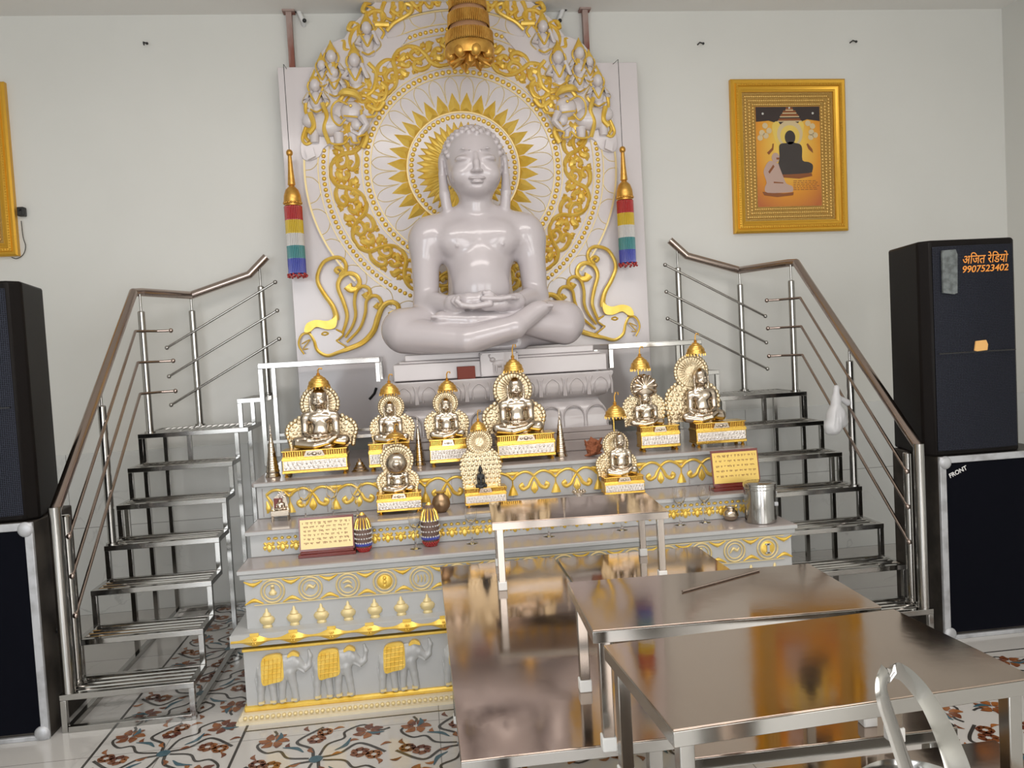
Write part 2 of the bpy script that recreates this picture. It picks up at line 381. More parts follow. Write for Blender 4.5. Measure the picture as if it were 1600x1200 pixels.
# ------------------------------------------------------------------ the room
YB = 5.747; H = 4.03; XL, XR, YR = -3.9, 4.57, -3.6; ZD = 1.106
struct('floor', MB().box(XL-.2, XR+.2, YR-.2, YB+.2, -.15, 0), 'floor')
struct('ceiling', MB().box(XL-.2, XR+.2, YR-.2, YB+.2, H, H+.15), 'ceil')
struct('wall_back', MB().box(XL-.2, XR+.2, YB, YB+.2, 0, H), 'wall')
struct('wall_left', MB().box(XL-.2, XL, YR-.2, YB, 0, H), 'wall')
struct('wall_right', MB().box(XR, XR+.2, YR-.2, YB, 0, H), 'wall')
wr = MB()
ops = [(-3.5, -1.3, .5, 3.2), (-.8, 1.6, 0, 3.2), (2.1, 4.2, .5, 3.2)]     # left window, doorway, right window
x = XL
for a, b, z0, z1 in ops:
    wr.box(x, a, YR-.2, YR, 0, H); wr.box(a, b, YR-.2, YR, z1, H)
    if z0 > 0: wr.box(a, b, YR-.2, YR, 0, z0)
    x = b
wr.box(x, XR, YR-.2, YR, 0, H)
struct('wall_rear', wr, 'wall')
for i, (a, b, z0, z1) in enumerate(ops):
    f = MB()
    f.box(a, a+.06, YR-.14, YR-.06, z0, z1).box(b-.06, b, YR-.14, YR-.06, z0, z1).box(a+.06, b-.06, YR-.14, YR-.06, z1-.06, z1)
    if z0 > 0: f.box(a+.06, b-.06, YR-.14, YR-.06, z0, z0+.06).box((a+b)/2-.025, (a+b)/2+.025, YR-.13, YR-.07, z0+.06, z1-.06)
    else:
        f.box(a-.45, a-.02, YR+.005, YR+.05, .02, z1-.1); f.box(b+.02, b+.45, YR+.005, YR+.05, .02, z1-.1)
    struct('window_1' if i == 0 else 'door_1' if i == 1 else 'window_2', f, 'door')
# marble tile dado
for n, mb in (('trim_1', MB().box(XL, XR, YB-.012, YB, 0, ZD)), ('trim_2', MB().box(XL, XL+.012, YR, YB-.012, 0, ZD)), ('trim_3', MB().box(XR-.012, XR, YR, YB-.012, 0, ZD))):
    struct(n, mb, 'dado')

# inlaid flower carpet pattern in the floor
def flatstroke(mb, pts, w, z, k=5):
    P = catmull(np.array(pts, float), k); n = len(P); ws = np.interp(np.linspace(0, 1, n), np.linspace(0, 1, len(w)), w) if isinstance(w, (list, tuple)) else np.full(n, w)
    T = np.gradient(P, axis=0); T /= (np.linalg.norm(T, axis=1)[:, None]+1e-9); N_ = np.stack([-T[:, 1], T[:, 0]], 1); vs = []
    for i in range(n):
        for a in (1, -1): q = P[i]+N_[i]*a*ws[i]; vs.append((q[0], q[1], z))
    mb.add(vs, [(2*i, 2*i+1, 2*i+3, 2*i+2) for i in range(n-1)])
def inlay(cx, cy, s, B, D_, T_):
    def rot(p, a): c, q = math.cos(a), math.sin(a); return (cx+(p[0]*c-p[1]*q)*s, cy+(p[0]*q+p[1]*c)*s)
    T_.add([(*rot((.05*math.cos(t), .05*math.sin(t)), 0), .0022) for t in [2*PI*i/8 for i in range(8)]], [tuple(range(8))])
    for k in range(4):
        a = k*PI/2
        flatstroke(D_, [rot(p, a) for p in ((.03, .02), (.16, .05), (.26, .16), (.34, .14), (.48, .0))], .012*s, .0012)
        flatstroke(D_, [rot(p, a) for p in ((.02, .05), (.06, .2), (.17, .27), (.17, .37), (.3, .45), (.42, .34), (.5, .36))], .010*s, .0014)
        flatstroke(T_, [rot(p, a) for p in ((.12, .1), (.19, .16), (.22, .26))], [.004*s, .018*s, .004*s], .0018)
        flatstroke(T_, [rot(p, a) for p in ((.33, .33), (.39, .30), (.46, .31))], [.004*s, .02*s, .004*s], .0018)
        for (fx, fy, r) in ((.34, .34, .115), (.30, .03, .07), (.02, .40, .06)):
            for j in range(6):
                t = j*PI/3+.3
                flatstroke(B, [rot((fx+math.cos(t)*.02, fy+math.sin(t)*.02), a), rot((fx+math.cos(t+.2)*r*.6, fy+math.sin(t+.2)*r*.6), a), rot((fx+math.cos(t)*r, fy+math.sin(t)*r), a)], [.008*s, .036*s, .006*s], .0016)
        for q in ((.1, .03), (.2, .2), (.44, .1), (.08, .42)):
            flatstroke(B, [rot(q, a), rot((q[0]+.04, q[1]+.03), a), rot((q[0]+.08, q[1]+.02), a)], [.003*s, .018*s, .002*s], .0015)
B_, D_, T_, E_ = MB(), MB(), MB(), MB()
for i in range(6): inlay(-1.19, 2.32+.62*i, .60, B_, D_, T_)
for i in range(8): inlay(-.52+.62*i, 3.36, .60, B_, D_, T_)
for i in range(2): inlay(-.52+.62*i, 2.74, .60, B_, D_, T_)
for i in range(3): inlay(2.2+.62*(i % 3), 2.74, .60, B_, D_, T_)
for x in (-1.505, -.875): E_.box(x-.006, x+.006, 1.9, 5.6, 0, .0008)
E_.box(-.87, 4.2, 3.685, 3.695, 0, .0008)
fl = bpy.data.objects['floor']
for n, mb, m in (('petal_inlay', B_, 'in_brown'), ('vine_inlay', D_, 'in_dark'), ('leaf_inlay', T_, 'in_teal'), ('border_line', E_, 'in_dark')):
    mb.build(n, m, fl)

# small fittings on the wall and ceiling
def pixwall(u, v, Y=YB): return atY(u, v, Y)
for (u, v, lab) in ((225, 70, 'small dark nail high on the wall left of the carved backdrop'), (1090, 70, 'bent nail in a torn hole high on the wall between backdrop and picture'), (1328, 67, 'small nail high on the wall above the framed picture')):
    p = pixwall(u, v); mb = MB().tube([(p.x, YB, p.z), (p.x+.006, YB-.03, p.z+.006), (p.x+.03, YB-.035, p.z-.004)], .005, 8).ball((p.x+.03, YB-.035, p.z-.004), .009)
    tag(mb.build('wall_nail', 'dark', None), lab, 'nail', 'nails in the wall')
p = pixwall(986, 230); mb = MB().lathe([(0, -.03), (.02, -.026), (.026, 0), (.02, .026), (0, .03)], (p.x, YB-.05, p.z), 14); mb.tube([(p.x, YB, p.z), (p.x, YB-.05, p.z)], .006)
mb.tube([(p.x, YB-.05, p.z-.02), (p.x, YB-.05, p.z-.06)], .005)
tag(mb.build('ball_hook', 'orange', None), 'round orange knob on a hook beside the right tassel cord', 'hook')
p = pixwall(36, 332); t = thing('plug_adapter', 'small black plug in the wall beside the cropped picture frame', 'plug', (p.x, YB, p.z))
MB().box(p.x-.02, p.x+.025, YB-.045, YB, p.z-.03, p.z+.03).build('plug_body', 'dark', t, .006)
MB().tube([(p.x, YB-.045, p.z+.01), (p.x, YB-.06, p.z+.01)], .008).build('pin', 'dark', t)
pts = [atY(u, v, YB-.012) for u, v in ((33, 345), (36, 370), (40, 385), (36, 398), (26, 404), (18, 402))]
MB().tube([tuple(q) for q in catmull(np.array(pts))], .0025, 6).build('power_lead', 'dark', t)
for (u, lab) in ((452, 'left brown steel hanger pipe from ceiling behind the carved backdrop'), (917, 'right brown steel hanger pipe from ceiling behind the carved backdrop')):
    a = atY(u, 50, 5.66)
    t = thing('hanger_pipe', lab, 'pipe', (a.x, 5.70, H)); MB().box(a.x-.019, a.x+.019, 5.68, 5.72, 3.3, H).build('pipe', 'rust', t)
    MB().box(a.x-.04, a.x+.04, 5.665, 5.735, H-.012, H).build('flange', 'rust', t)
for sx, (u0, u1, lab) in ((1, (462, 474, 'white conduit with black screw left of the crest, under the ceiling')), (-1, (882, 872, 'white conduit with black screw right of the crest, under the ceiling'))):
    a, b = atY(u0, 8, YB-.03), atY(u1, 34, YB-.03)
    t = thing('ceiling_bracket', lab, 'bracket', (a.x, YB, H)); MB().tube([(a.x, YB-.03, H), tuple(a), tuple(b), (b.x, YB-.0, b.z-.01)], .017, 12).build('bracket_pipe', 'white', t)
    MB().ball((b.x+.01, b.y-.02, b.z), .014).build('screw', 'dark', t)

# ------------------------------------------------------------------ carved backdrop: slab, halo, figures, makara heads
YP = 5.60     # face of the slab
YH = 5.575     # face of the halo disc
def hp(u, v): q = atY(u, v, YH); return (q.x, q.z)
HC = atY(724.5, 264, YH); hx, hz = HC.x, HC.z; PX = YH/CF*1.0035   # metres per photo pixel on the halo
bk = thing('carved_backdrop', 'pale marble slab with gold carved halo, side figures and elephant heads behind the big seated statue', 'backdrop', (hx, YP, 1.6))
c0, c1 = atY(433, 105, YP), atY(995, 97, YP)
MB().box(c0.x, c1.x, YP, YP+.055, 1.10, (c0.z+c1.z)/2).build('slab', 'panel', bk, .004)
def pol(r, a): return (hx+r*math.cos(a), hz+r*math.sin(a))
def ring(mb, r0, r1, yf, yb, n=120, a0=0, a1=2*PI):
    vs = []; fs = []
    for i in range(n+1):
        a = a0+(a1-a0)*i/n
        for r, y in ((r0, yb), (r0, yf), (r1, yf), (r1, yb)): p = pol(r, a); vs.append((p[0], y, p[1]))
    for i in range(n):
        for j in range(4): fs.append((i*4+j, i*4+(j+1) % 4, i*4+4+(j+1) % 4, i*4+4+j))
    mb.add(vs, fs)
R1, R2, R3, R4 = 80*PX, 148*PX, 212*PX, 240*PX
d = MB(); n = 160
# disc down to the foot of the makara heads
arc = [pol(R4+.012, a) for a in np.linspace(0, 2*PI, n+1)[:-1]]
d.plate(arc, YH, YP+.002)
d.build('halo_disc', 'panel', bk, 0)
d = MB()
for r, w in ((R4, .006), (R3+.035, .003), (R3-.032, .003), (R2+.03, .003), (R2-.028, .0035), (R1+.028, .005)):
    ring(d, r-w, r+w, YH-.008, YH+.01, 150, -PI*.24 if r > R3+.1 else -PI*.3, PI*1.24 if r > R3+.1 else PI*1.3)
d.build('ring_line', 'goldlight', bk)
for r, br, nb in ((R1, .0165, 62), (R2, .0175, 98), (R3, .0155, 158)):
    b = MB()
    for i in range(nb):
        a = 2*PI*i/nb
        if -.75*PI < a-PI*1.5+PI*.0 < -.75*PI: continue
        p = pol(r, a); b.dome(p[0], p[1], YH, br, br, .012, 8)
    b.build('bead_ring', 'gold', bk)
# sun rays with petal outlines
ray_ = MB(); out = MB(); NR = 32
for i in range(NR):
    a = 2*PI*(i+.5)/NR; w = PI/NR
    pts = [pol(R1+.034, a-w), pol(R1+.075, a-w*.93), pol(150*PX*.78, a), pol(R1+.075, a+w*.93), pol(R1+.034, a+w)]
    c = pol(R1+.055, a)
    vs = [(p[0], YH, p[1]) for p in pts]+[(c[0], YH-.024, c[1]), (pts[2][0], YH-.001, pts[2][1])]
    ray_.add(vs, [(0, 1, 5), (1, 2, 5), (2, 3, 5), (3, 4, 5), (4, 0, 5)])
    out.stroke([pol(R1+.10, a-w*1.0), pol(122*PX, a-w*.86), pol(134*PX, a-w*.55), pol(141*PX, a)], .0028, YH, .004, 4)
    out.stroke([pol(R1+.10, a+w*1.0), pol(122*PX, a+w*.86), pol(134*PX, a+w*.55), pol(141*PX, a)], .0028, YH, .004, 4)
ray_.build('sun_ray', 'gold', bk); out.build('petal_outline', 'goldlight', bk)
pt = MB()
for i in range(40):
    a = 2*PI*i/40; pt.stroke([pol(38*PX, a), pol(52*PX, a), pol(62*PX, a), pol(72*PX, a)], [.012, .020, .020, .003], YH, .016, 3)
for i in range(40):
    a = 2*PI*(i+.5)/40; pt.stroke([pol(34*PX, a), pol(48*PX, a), pol(62*PX, a)], [.010, .016, .003], YH-.004, .014, 3)
pt.build('sunflower_petals', 'gold', bk)
# scallops between the outer ring and the rim
sc = MB()
for i in range(30):
    a = 2*PI*(i+.5)/30
    sc.stroke([pol(R4, a-.085), pol(R4-.05, a-.075), pol(R4-.088, a-.03), pol(R4-.088, a+.03), pol(R4-.05, a+.075), pol(R4, a+.085)], .003, YH, .004, 5)
sc.build('scallop_line', 'goldlight', bk)
# scrolling foliage band
fo = MB(); NU = 22; Ra, Rb = R2+.045, R3-.045
for i in range(NU):
    fl_ = i % 2
    def q(u, w, i=i, fl_=fl_):
        w = 1-w if fl_ else w
        return pol(Ra+(Rb-Ra)*w, 2*PI*(i+u)/NU)
    def Sx(L, w, d=.02): fo.stroke([q(*p) for p in L], [k_*1.32 for k_ in w], YH, d*1.15, 4)
    Sx([(-.15, .05), (.1, .02), (.35, .2), (.45, .5), (.6, .8), (.85, .98), (1.15, .95)], [.006, .012, .013, .012, .010, .005], .02)
    Sx([(.45, .5), (.62, .42), (.82, .48), (.86, .68), (.72, .76), (.64, .66), (.70, .60)], [.008, .011, .013, .012, .012, .016, .012], .024)
    Sx([(.35, .2), (.55, .08), (.8, .1), (.92, .26), (.82, .38), (.70, .32), (.74, .24)], [.008, .012, .014, .012, .012, .017, .012], .024)
    Sx([(.30, .25), (.16, .32), (.02, .28), (-.06, .4)], [.004, .018, .022, .002], .022)
    Sx([(.36, .42), (.22, .46), (.12, .6), (.0, .58), (-.04, .66)], [.004, .02, .012, .018, .002], .024)
    Sx([(.48, .62), (.34, .66), (.26, .82), (.12, .84)], [.004, .018, .022, .002], .022)
    Sx([(.56, .78), (.44, .84), (.4, .96)], [.004, .017, .002], .02)
    Sx([(.9, .8), (.98, .66), (1.06, .74)], [.004, .017, .002], .02)
    Sx([(.10, .10), (.20, .16), (.12, .22)], [.003, .015, .002], .018); Sx([(.62, .92), (.70, .84), (.66, .74)], [.003, .014, .002], .018); Sx([(.30, .72), (.40, .62), (.5, .66)], [.003, .013, .002], .018)
    Sx([(.88, .02), (.98, .12), (1.05, .04)], [.003, .015, .002], .018)
fo.build('foliage_scrolls', 'gold', bk)
# crest of scrolls on top of the arch
cr = MB(); crw = MB()
for k in range(-5, 6):
    a = PI/2+k*.125; s = -1 if k > 0 else 1; hgt = 1-abs(k)/7.5
    def q(u, w, a=a, s=s, hgt=hgt): return pol(R4+.01+w*.30*hgt, a+s*(u-.5)*.15)
    cr.stroke([q(*p) for p in ((-.1, .0), (.1, .5), (.5, .85), (.9, .7), (.95, .35), (.65, .2), (.5, .4), (.68, .5))], [.010, .014, .016, .014, .014, .015, .018, .014], YH, .024, 5)
    cr.stroke([q(*p) for p in ((.5, .85), (.35, 1.1), (.55, 1.3), (.75, 1.2))], [.008, .018, .016, .004], YH, .024, 4)
    cr.stroke([q(*p) for p in ((.95, .35), (1.15, .1), (1.3, .25), (1.2, .5))], [.008, .014, .014, .003], YH, .02, 4)
    cr.stroke([q(*p) for p in ((-.1, 0), (-.3, .3), (-.1, .7), (-.3, .95))], [.006, .016, .014, .003], YH, .02, 4)
arcp = [pol(R4, a) for a in np.linspace(PI/2-.72, PI/2+.72, 30)]+[pol(R4+.02+.29*(1-abs(t)/.95), PI/2+t) for t in np.linspace(.72, -.72, 30)]
crw.plate(arcp, YH, YH+.05); crw.build('crest_backing', 'panel', bk); cr.build('crest_scrolls', 'gold', bk)

def mir(p, side): return (hx+side*(p[0]-hx), p[1])
for side in (1, -1):
    P = lambda u, v: mir(hp(u, v), side)
    # backing stone of the figure group
    wb = MB(); g = MB(); w = MB(); ln = MB()
    outl = [(600, 110), (640, 55), (606, 60), (597, 35), (585, 28), (566, 26), (552, 40), (548, 60), (530, 62), (508, 75), (495, 98), (484, 120), (478, 160), (472, 200), (470, 240), (480, 252), (500, 245), (512, 228), (560, 230), (590, 160)]
    wb.plate([P(*p) for p in outl], YH-.012, YP, 3)
    wb.build('figure_backing', 'panel', bk, .004)
    Y2 = YH-.012
    # celestial figures: face, crown, torso, ornaments, arms
    for (u, v, s, ar) in ((573, 46, 1.0, 1), (518, 90, 1.0, 0), (554, 96, 1.1, 1), (522, 115, .9, 0), (493, 135, 1.0, 0), (503, 104, .8, 0)):
        X, Z = P(u, v); k = PX*s
        w.ball((X, Y2-.012, Z), (8*k, 9*k*1.0, 10*k), 12, 8)
        w.ball((X, Y2, Z-22*k), (10*k, 8*k, 14*k), 12, 8)                         # chest
        w.ball((X+2*k, Y2, Z-36*k), (9*k, 6*k, 7*k), 10, 6)
        g.lathe([(9.5*k, 4*k), (8*k, 9*k), (5*k, 14*k), (2*k, 20*k), (.5*k, 24*k)], (X, Y2-.01, Z), 14, 1, .7)
        g.stroke([(X-9*k, Z+5*k), (X-11*k, Z-2*k), (X-9*k, Z-9*k)], 1.6*k, Y2-.012, .008)
        g.stroke([(X+9*k, Z+5*k), (X+11*k, Z-2*k), (X+9*k, Z-9*k)], 1.6*k, Y2-.012, .008)
        g.stroke([(X-9*k, Z-12*k), (X-4*k, Z-22*k), (X, Z-28*k), (X+4*k, Z-22*k), (X+9*k, Z-12*k)], 1.8*k, Y2-.03, .012)
        g.stroke([(X-9*k, Z-36*k), (X, Z-40*k), (X+10*k, Z-35*k)], 1.5*k, Y2-.02, .012)
        for sg in (-1, 1):
            hnd = (X+sg*15*k, Z-22*k+sg*ar*10*k)
            w.tube([(X+sg*9*k, Y2-.005, Z-13*k), (X+sg*16*k, Y2-.02, Z-24*k), (hnd[0]-sg*6*k, Y2-.03, hnd[1]+6*k)], [4*k, 3.4*k, 2.6*k], 8)
            ln.stroke([(X+sg*12*k, Z-10*k), (X+sg*20*k, Z-24*k), (X+sg*12*k, Z-34*k)], 1.2*k, Y2, .01)
    # ornaments, scarves and garlands between the figures
    for L, wd in (([(576, 100), (588, 115), (584, 140), (574, 152), (590, 160)], 3.2), ([(556, 150), (575, 152), (586, 165), (580, 180)], 3), ([(480, 150), (478, 175), (488, 190), (478, 212), (483, 222)], 2.6),
                  ([(604, 50), (615, 38), (628, 30), (640, 22), (643, 12), (634, 8), (632, 18)], 3), ([(500, 150), (512, 160), (505, 175), (515, 190)], 3), ([(536, 120), (545, 135), (538, 150)], 2.4),
                  ([(505, 120), (498, 128), (508, 140)], 2.2), ([(478, 200), (473, 218), (480, 226), (492, 218), (497, 206)], 2.5), ([(592, 42), (600, 52), (596, 62)], 2), ([(586, 40), (608, 40)], 4.5), ([(530, 160), (540, 148), (558, 152), (566, 160)], 3.4),
                  ([(563, 200), (572, 215), (566, 232)], 5), ([(575, 165), (590, 172), (600, 160)], 4), ([(596, 130), (604, 140), (600, 155), (590, 160)], 3)):
        g.stroke([P(*p) for p in L], wd*PX, Y2-.004, wd*PX)
    # caparisoned elephant
    X, Z = P(550, 178); sg = side
    def E(u, v): return P(u, v)
    for (u, v, a, b, c) in ((550, 176, 17, 14, 17), (510, 196, 26, 16, 22), (558, 195, 9, 9, 11), (486, 190, 13, 10, 17)):
        q = E(u, v); w.ball((q[0], Y2-.005, q[1]), (a*PX, c*PX*.55, b*PX*1.15), 16, 9)
    w.tube([(*[E(566, 186)[0]], Y2-.04, E(566, 186)[1]), (E(574, 200)[0], Y2-.05, E(574, 200)[1]), (E(562, 214)[0], Y2-.04, E(562, 214)[1]), (E(550, 208)[0], Y2-.04, E(550, 208)[1])], [7*PX, 5.5*PX, 4.5*PX, 3*PX], 10)
    for (u, v) in ((530, 222), (553, 222), (492, 218)):
        q = E(u, v); w.tube([(q[0], Y2-.01, q[1]+12*PX), (q[0], Y2-.01, q[1]-6*PX)], [8*PX, 6.5*PX], 10)
    w.plate([E(*p) for p in ((478, 236), (490, 232), (494, 246), (482, 252))], Y2-.03, Y2)
    g.stroke([E(530, 152), E(540, 148), E(556, 151), E(566, 160)], [2*PX, 6*PX, 6*PX, 2*PX], Y2-.045, .03)
    for L, wd in (([(545, 168), (530, 162), (520, 172), (521, 190), (532, 200), (541, 190)], 1.6), ([(565, 176), (568, 186), (585, 186), (590, 180)], 2), ([(538, 185), (560, 187)], 1.3), ([(505, 165), (512, 185), (508, 205), (516, 228)], 3.4), ([(486, 180), (492, 200), (484, 212)], 4), ([(572, 214), (560, 218), (562, 226), (552, 226), (548, 218), (538, 228), (520, 228), (512, 218)], 1.6)):
        g.stroke([E(*p) for p in L], wd*PX, Y2-.05 if wd < 3 else Y2-.045, wd*PX*1.2)
    q = E(549, 170); g.dome(q[0], q[1], Y2-.06, 2.5*PX, 2.5*PX, .006, 8)
    w.build('celestial_figures', 'panel', bk); g.build('figure_ornament', 'orange_gold' if False else 'gold', bk); ln.build('figure_outline', 'goldlight', bk)
    # makara (elephant) head with plume scrolls at the foot of the arch, on the slab face
    m4 = lambda x, y: (lambda r: (hx+side*(r.x-hx), r.z))(atY(400+x/4, 280+y/4, YP))
    YM = YH-.012; mk = MB(); k = YP/CF/4
    def st(L, wd, d=.02): mk.stroke([m4(*p) for p in L], [a*k*1.25 for a in wd] if isinstance(wd, list) else wd*k*1.2, YM, d, 7)
    st([(520, 590), (500, 572), (520, 556), (545, 575), (530, 600), (555, 590), (566, 545), (545, 505), (500, 492), (430, 520), (392, 590), (392, 650), (430, 720), (480, 790), (502, 850), (500, 880)], [10, 9, 8, 8, 9, 10, 9, 9, 9, 9, 9, 10, 11, 12, 14, 18])
    st([(575, 668), (595, 690), (630, 685), (650, 645), (625, 602), (575, 592), (530, 622), (516, 680), (550, 770), (572, 850), (562, 910), (545, 960)], [24, 18, 12, 11, 11, 11, 11, 10, 10, 9, 8, 7])
    st([(680, 715), (695, 738), (716, 722), (705, 685), (665, 672), (630, 702), (618, 770), (625, 850), (605, 920), (560, 990)], [18, 12, 10, 9, 9, 9, 8, 8, 7, 6])
    st([(748, 785), (765, 800), (785, 775), (765, 738), (728, 732), (692, 765), (685, 840), (650, 935), (570, 1020)], [18, 12, 10, 9, 9, 8, 8, 7, 6])
    st([(850, 825), (865, 852), (890, 830), (885, 788), (845, 770), (795, 795), (765, 860), (735, 950), (670, 1020), (580, 1060), (520, 1080), (450, 1102), (390, 1070), (368, 1010), (335, 965), (290, 975), (272, 1035), (305, 1095)], [22, 16, 12, 12, 12, 13, 14, 14, 13, 12, 9, 9, 9, 8, 7, 6, 5, 4])
    st([(505, 940), (548, 968), (520, 1000), (508, 1010), (545, 1035), (585, 1060)], 5, .01); st([(415, 968), (435, 957), (456, 965), (435, 975), (415, 968)], 5, .01)
    st([(290, 1030), (340, 1005), (300, 1060), (330, 1060)], 3, .006)
    mk.plate([m4(*p) for p in ((310, 955), (325, 905), (380, 882), (450, 888), (490, 870), (508, 852), (512, 890), (498, 930), (450, 940), (385, 925), (345, 955))], YM-.03, YM, 4)
    mk.build('plume_scrolls', 'gold', bk, 0)
    fw_ = MB(); fw_.plate([m4(*p) for p in ((345, 950), (385, 930), (450, 942), (500, 938), (548, 968), (515, 1003), (560, 1052), (450, 1098), (392, 1066), (370, 1010))], YM-.004, YP, 3)
    fw_.build('makara_face', 'panel', bk, .003)
# ------------------------------------------------------------------ seated meditating figure (one continuous surface)
def seated(axs, detail=True):
    s = SDF(*axs)
    s.ell((0, .06, .2), (.27, .2, .2), .05)
    s.cap((0, .05, .22), (0, .03, .50), .205, .198, .05)
    s.ell((0, .03, .68), (.275, .155, .19), .06)
    s.cap((-.24, .03, .74), (.24, .03, .74), .085, k=.07)
    for a in (-1, 1):
        s.ell((a*.118, -.058, .69), (.135, .075, .11), .028)
        s.cap((a*.05, .03, .885), (a*.30, .03, .755), .05, .075, .07)                    # chest
        if detail: s.ell((a*.14, -.127, .64), .006, .012)
        s.ell((a*.315, .03, .70), (.105, .10, .13), .07); s.cap((a*.33, .03, .68), (a*.34, -.01, .33), .092, .076, .05)           # upper arm
        s.cap((a*.34, -.01, .32), (a*.17, -.25, .27), .078, .052, .03)              # forearm
        s.cap((a*.14, .02, .16), (a*.49, -.10, .15), .15, .135, .04)               # thigh and knee
    s.cap((0, .03, .80), (0, .0, 1.02), .105, .10, .03)                            # neck
    # crossed shins and upturned feet
    s.chain([(-.49, -.14, .12), (-.12, -.30, .07), (.16, -.33, .13), (.29, -.275, .215)], [.11, .088, .068, .058], .015)
    s.chain([(.49, -.14, .12), (.20, -.22, .17), (-.08, -.26, .185), (-.25, -.245, .20)], [.11, .075, .055, .045], .012)
    s.ell((.33, -.262, .235), (.055, .058, .048), .02); s.ell((-.265, -.25, .205), (.045, .048, .042), .015)
    if detail:
        for j in range(5):
            s.cap((.35+.003*j, -.30+.02*j, .25), (.392, -.30+.02*j, .248-.006*j), .013-.001*j, .011, .004)
            s.cap((-.29, -.285+.018*j, .215), (-.318, -.285+.018*j, .216-.006*j), .012-.001*j, .010, .004)
    # hands laid one on the other, palms up; the upper hand's fingers curl over the other wrist
    s.chain([(.19, -.24, .285), (.10, -.295, .275), (.0, -.315, .268)], [.052, .046, .036], .012)
    s.chain([(-.19, -.24, .29), (-.10, -.29, .30), (-.0, -.31, .305)], [.052, .046, .032], .01)
    for j, L in enumerate((.16, .18, .172, .15)):
        y = -.352+.026*j
        s.chain([(.02, y, .272), (-.08, y, .262), (-L+.015, y-.002, .272), (-L-.012, y+.006, .298), (-L, y+.012, .318)], [.018, .0165, .0155, .0145, .012], .005)
        s.chain([(-.02, y, .305), (.08, y, .298), (L-.02, y+.002, .305), (L+.01, y+.01, .300)], [.016, .0150, .0135, .011], .005)
    s.chain([(.07, -.29, .295), (.03, -.335, .325), (-.01, -.345, .338)], [.024, .018, .013], .008)
    s.chain([(-.07, -.29, .315), (-.02, -.32, .335), (.02, -.34, .342)], [.024, .018, .013], .008)
    # chest emblem, navel
    if detail:
        s.ell((0, -.114, .66), (.026, .014, .03), .008)
        for j in range(8): s.ell((.036*math.cos(j*PI/4), -.114, .66+.041*math.sin(j*PI/4)), (.014, .010, .015), .004)
        s.ell((0, -.165, .40), .014, .012, True)
    # belly crease lines
    s.ell((0, -.10, .38), (.15, .06, .11), .08)
    s.off = True      # head primitives are placed 6 percent larger and a little lower
    # head
    s.ell((0, .035, 1.225), (.172, .19, .185), .03)
    s.ell((0, -.035, 1.125), (.155, .155, .168), .04)
    s.ell((0, -.115, 1.015), (.065, .06, .045), .04)                                # chin
    for a in (-1, 1):
        s.ell((a*.075, -.12, 1.09), (.06, .055, .06), .03)                          # cheeks
        s.ell((a*.183, .03, 1.18), (.022, .048, .08), .01)                           # ears
        s.chain([(a*.184, .015, 1.13), (a*.178, -.01, 1.0), (a*.163, .0, .865)], [.024, .031, .034], .014)
        if detail:
            s.ell((a*.186, .015, 1.02), (.03, .012, .05), .006, True)
            s.ell((a*.07, -.148, 1.178), (.044, .040, .021), .016)                   # lids
            s.chain([(a*.07, -.15, 1.178), (a*.07, -.15, 1.178)], [.02, .02], .01); s.cap((a*.03, -.189, 1.174), (a*.07, -.193, 1.170), .0030, k=.003, cut=True); s.cap((a*.07, -.193, 1.170), (a*.108, -.172, 1.175), .0030, k=.003, cut=True)
            s.chain([(a*.030, -.176, 1.228), (a*.07, -.172, 1.236), (a*.115, -.148, 1.224)], [.002, .003, .002], .02)
            s.ell((a*.020, -.194, 1.098), (.014, .015, .011), .008)
            s.cap((a*.030, -.2, 1.085), (a*.055, -.19, 1.055), .003, k=.012, cut=True)
    s.chain([(0, -.172, 1.20), (0, -.195, 1.15), (0, -.208, 1.105)], [.013, .015, .019], .014)
    if detail:
        for a in (-1, 1): s.ell((a*.018, -.182, 1.058), (.030, .022, .0095), .005)
        s.ell((0, -.178, 1.036), (.036, .024, .012), .005)
        s.chain([(0, -.178, 1.036), (.0, -.179, 1.036)], [.01, .01], .01)
        for a in (-1, 1): s.cap((0, -.204, 1.0465), (a*.05, -.192, 1.052), .0028, k=.003, cut=True)
        s.ell((0, -.185, 1.018), (.03, .012, .008), .008, True)
        # snail curls of hair
        n = 190
        for i in range(n):
            f = i/n; z = 1-f*1.25; r = math.sqrt(max(0, 1-z*z)); t = i*2.39996
            x_, y_, z_ = .172*r*math.cos(t), .19*r*math.sin(t), .185*z
            if y_ < -.10 and z_ < .115: continue
            if z_ < -.02 and y_ < .02: continue
            s.ell((x_, .035+y_, 1.225+z_), .0185, .006)
        s.ell((0, .05, 1.39), (.07, .07, .04), .02)
    else:
        s.ell((0, .04, 1.37), (.09, .09, .06), .02); s.ell((0, -.185, 1.045), (.045, .02, .012), .01)
        for a in (-1, 1): s.ell((a*.068, -.165, 1.175), (.04, .03, .02), .008)
    s.off = False
    # flat seat
    s.cap((-.2, -.08, .02), (.2, -.08, .02), .05, k=.05)
    s.D[:, :, s.z < .0] = np.maximum(s.D[:, :, s.z < .0], .01)
    return s
big = seated((axis((-.68, -.22, .0085), (-.22, .22, .0048), (.22, .68, .0085)), axis((-.46, -.13, .0055), (-.13, .30, .0085)), axis((-.012, .36, .0065), (.36, .88, .009), (.88, 1.47, .0048))))
SX, SY, SZ = atY(757, 547, 5.0).x, 5.02, 1.655
st_ = bpy.data.objects.new('seated_statue', big.mesh('seated_statue', 'statue')); COL.objects.link(st_); del big
st_.location = (SX, SY, SZ); 
tag(st_, 'large white marble statue of a seated meditating figure before the gold halo', 'statue')
small_axes = (axis((-.68, .68, .016)), axis((-.46, .30, .016)), axis((-.02, 1.47, .0145)))
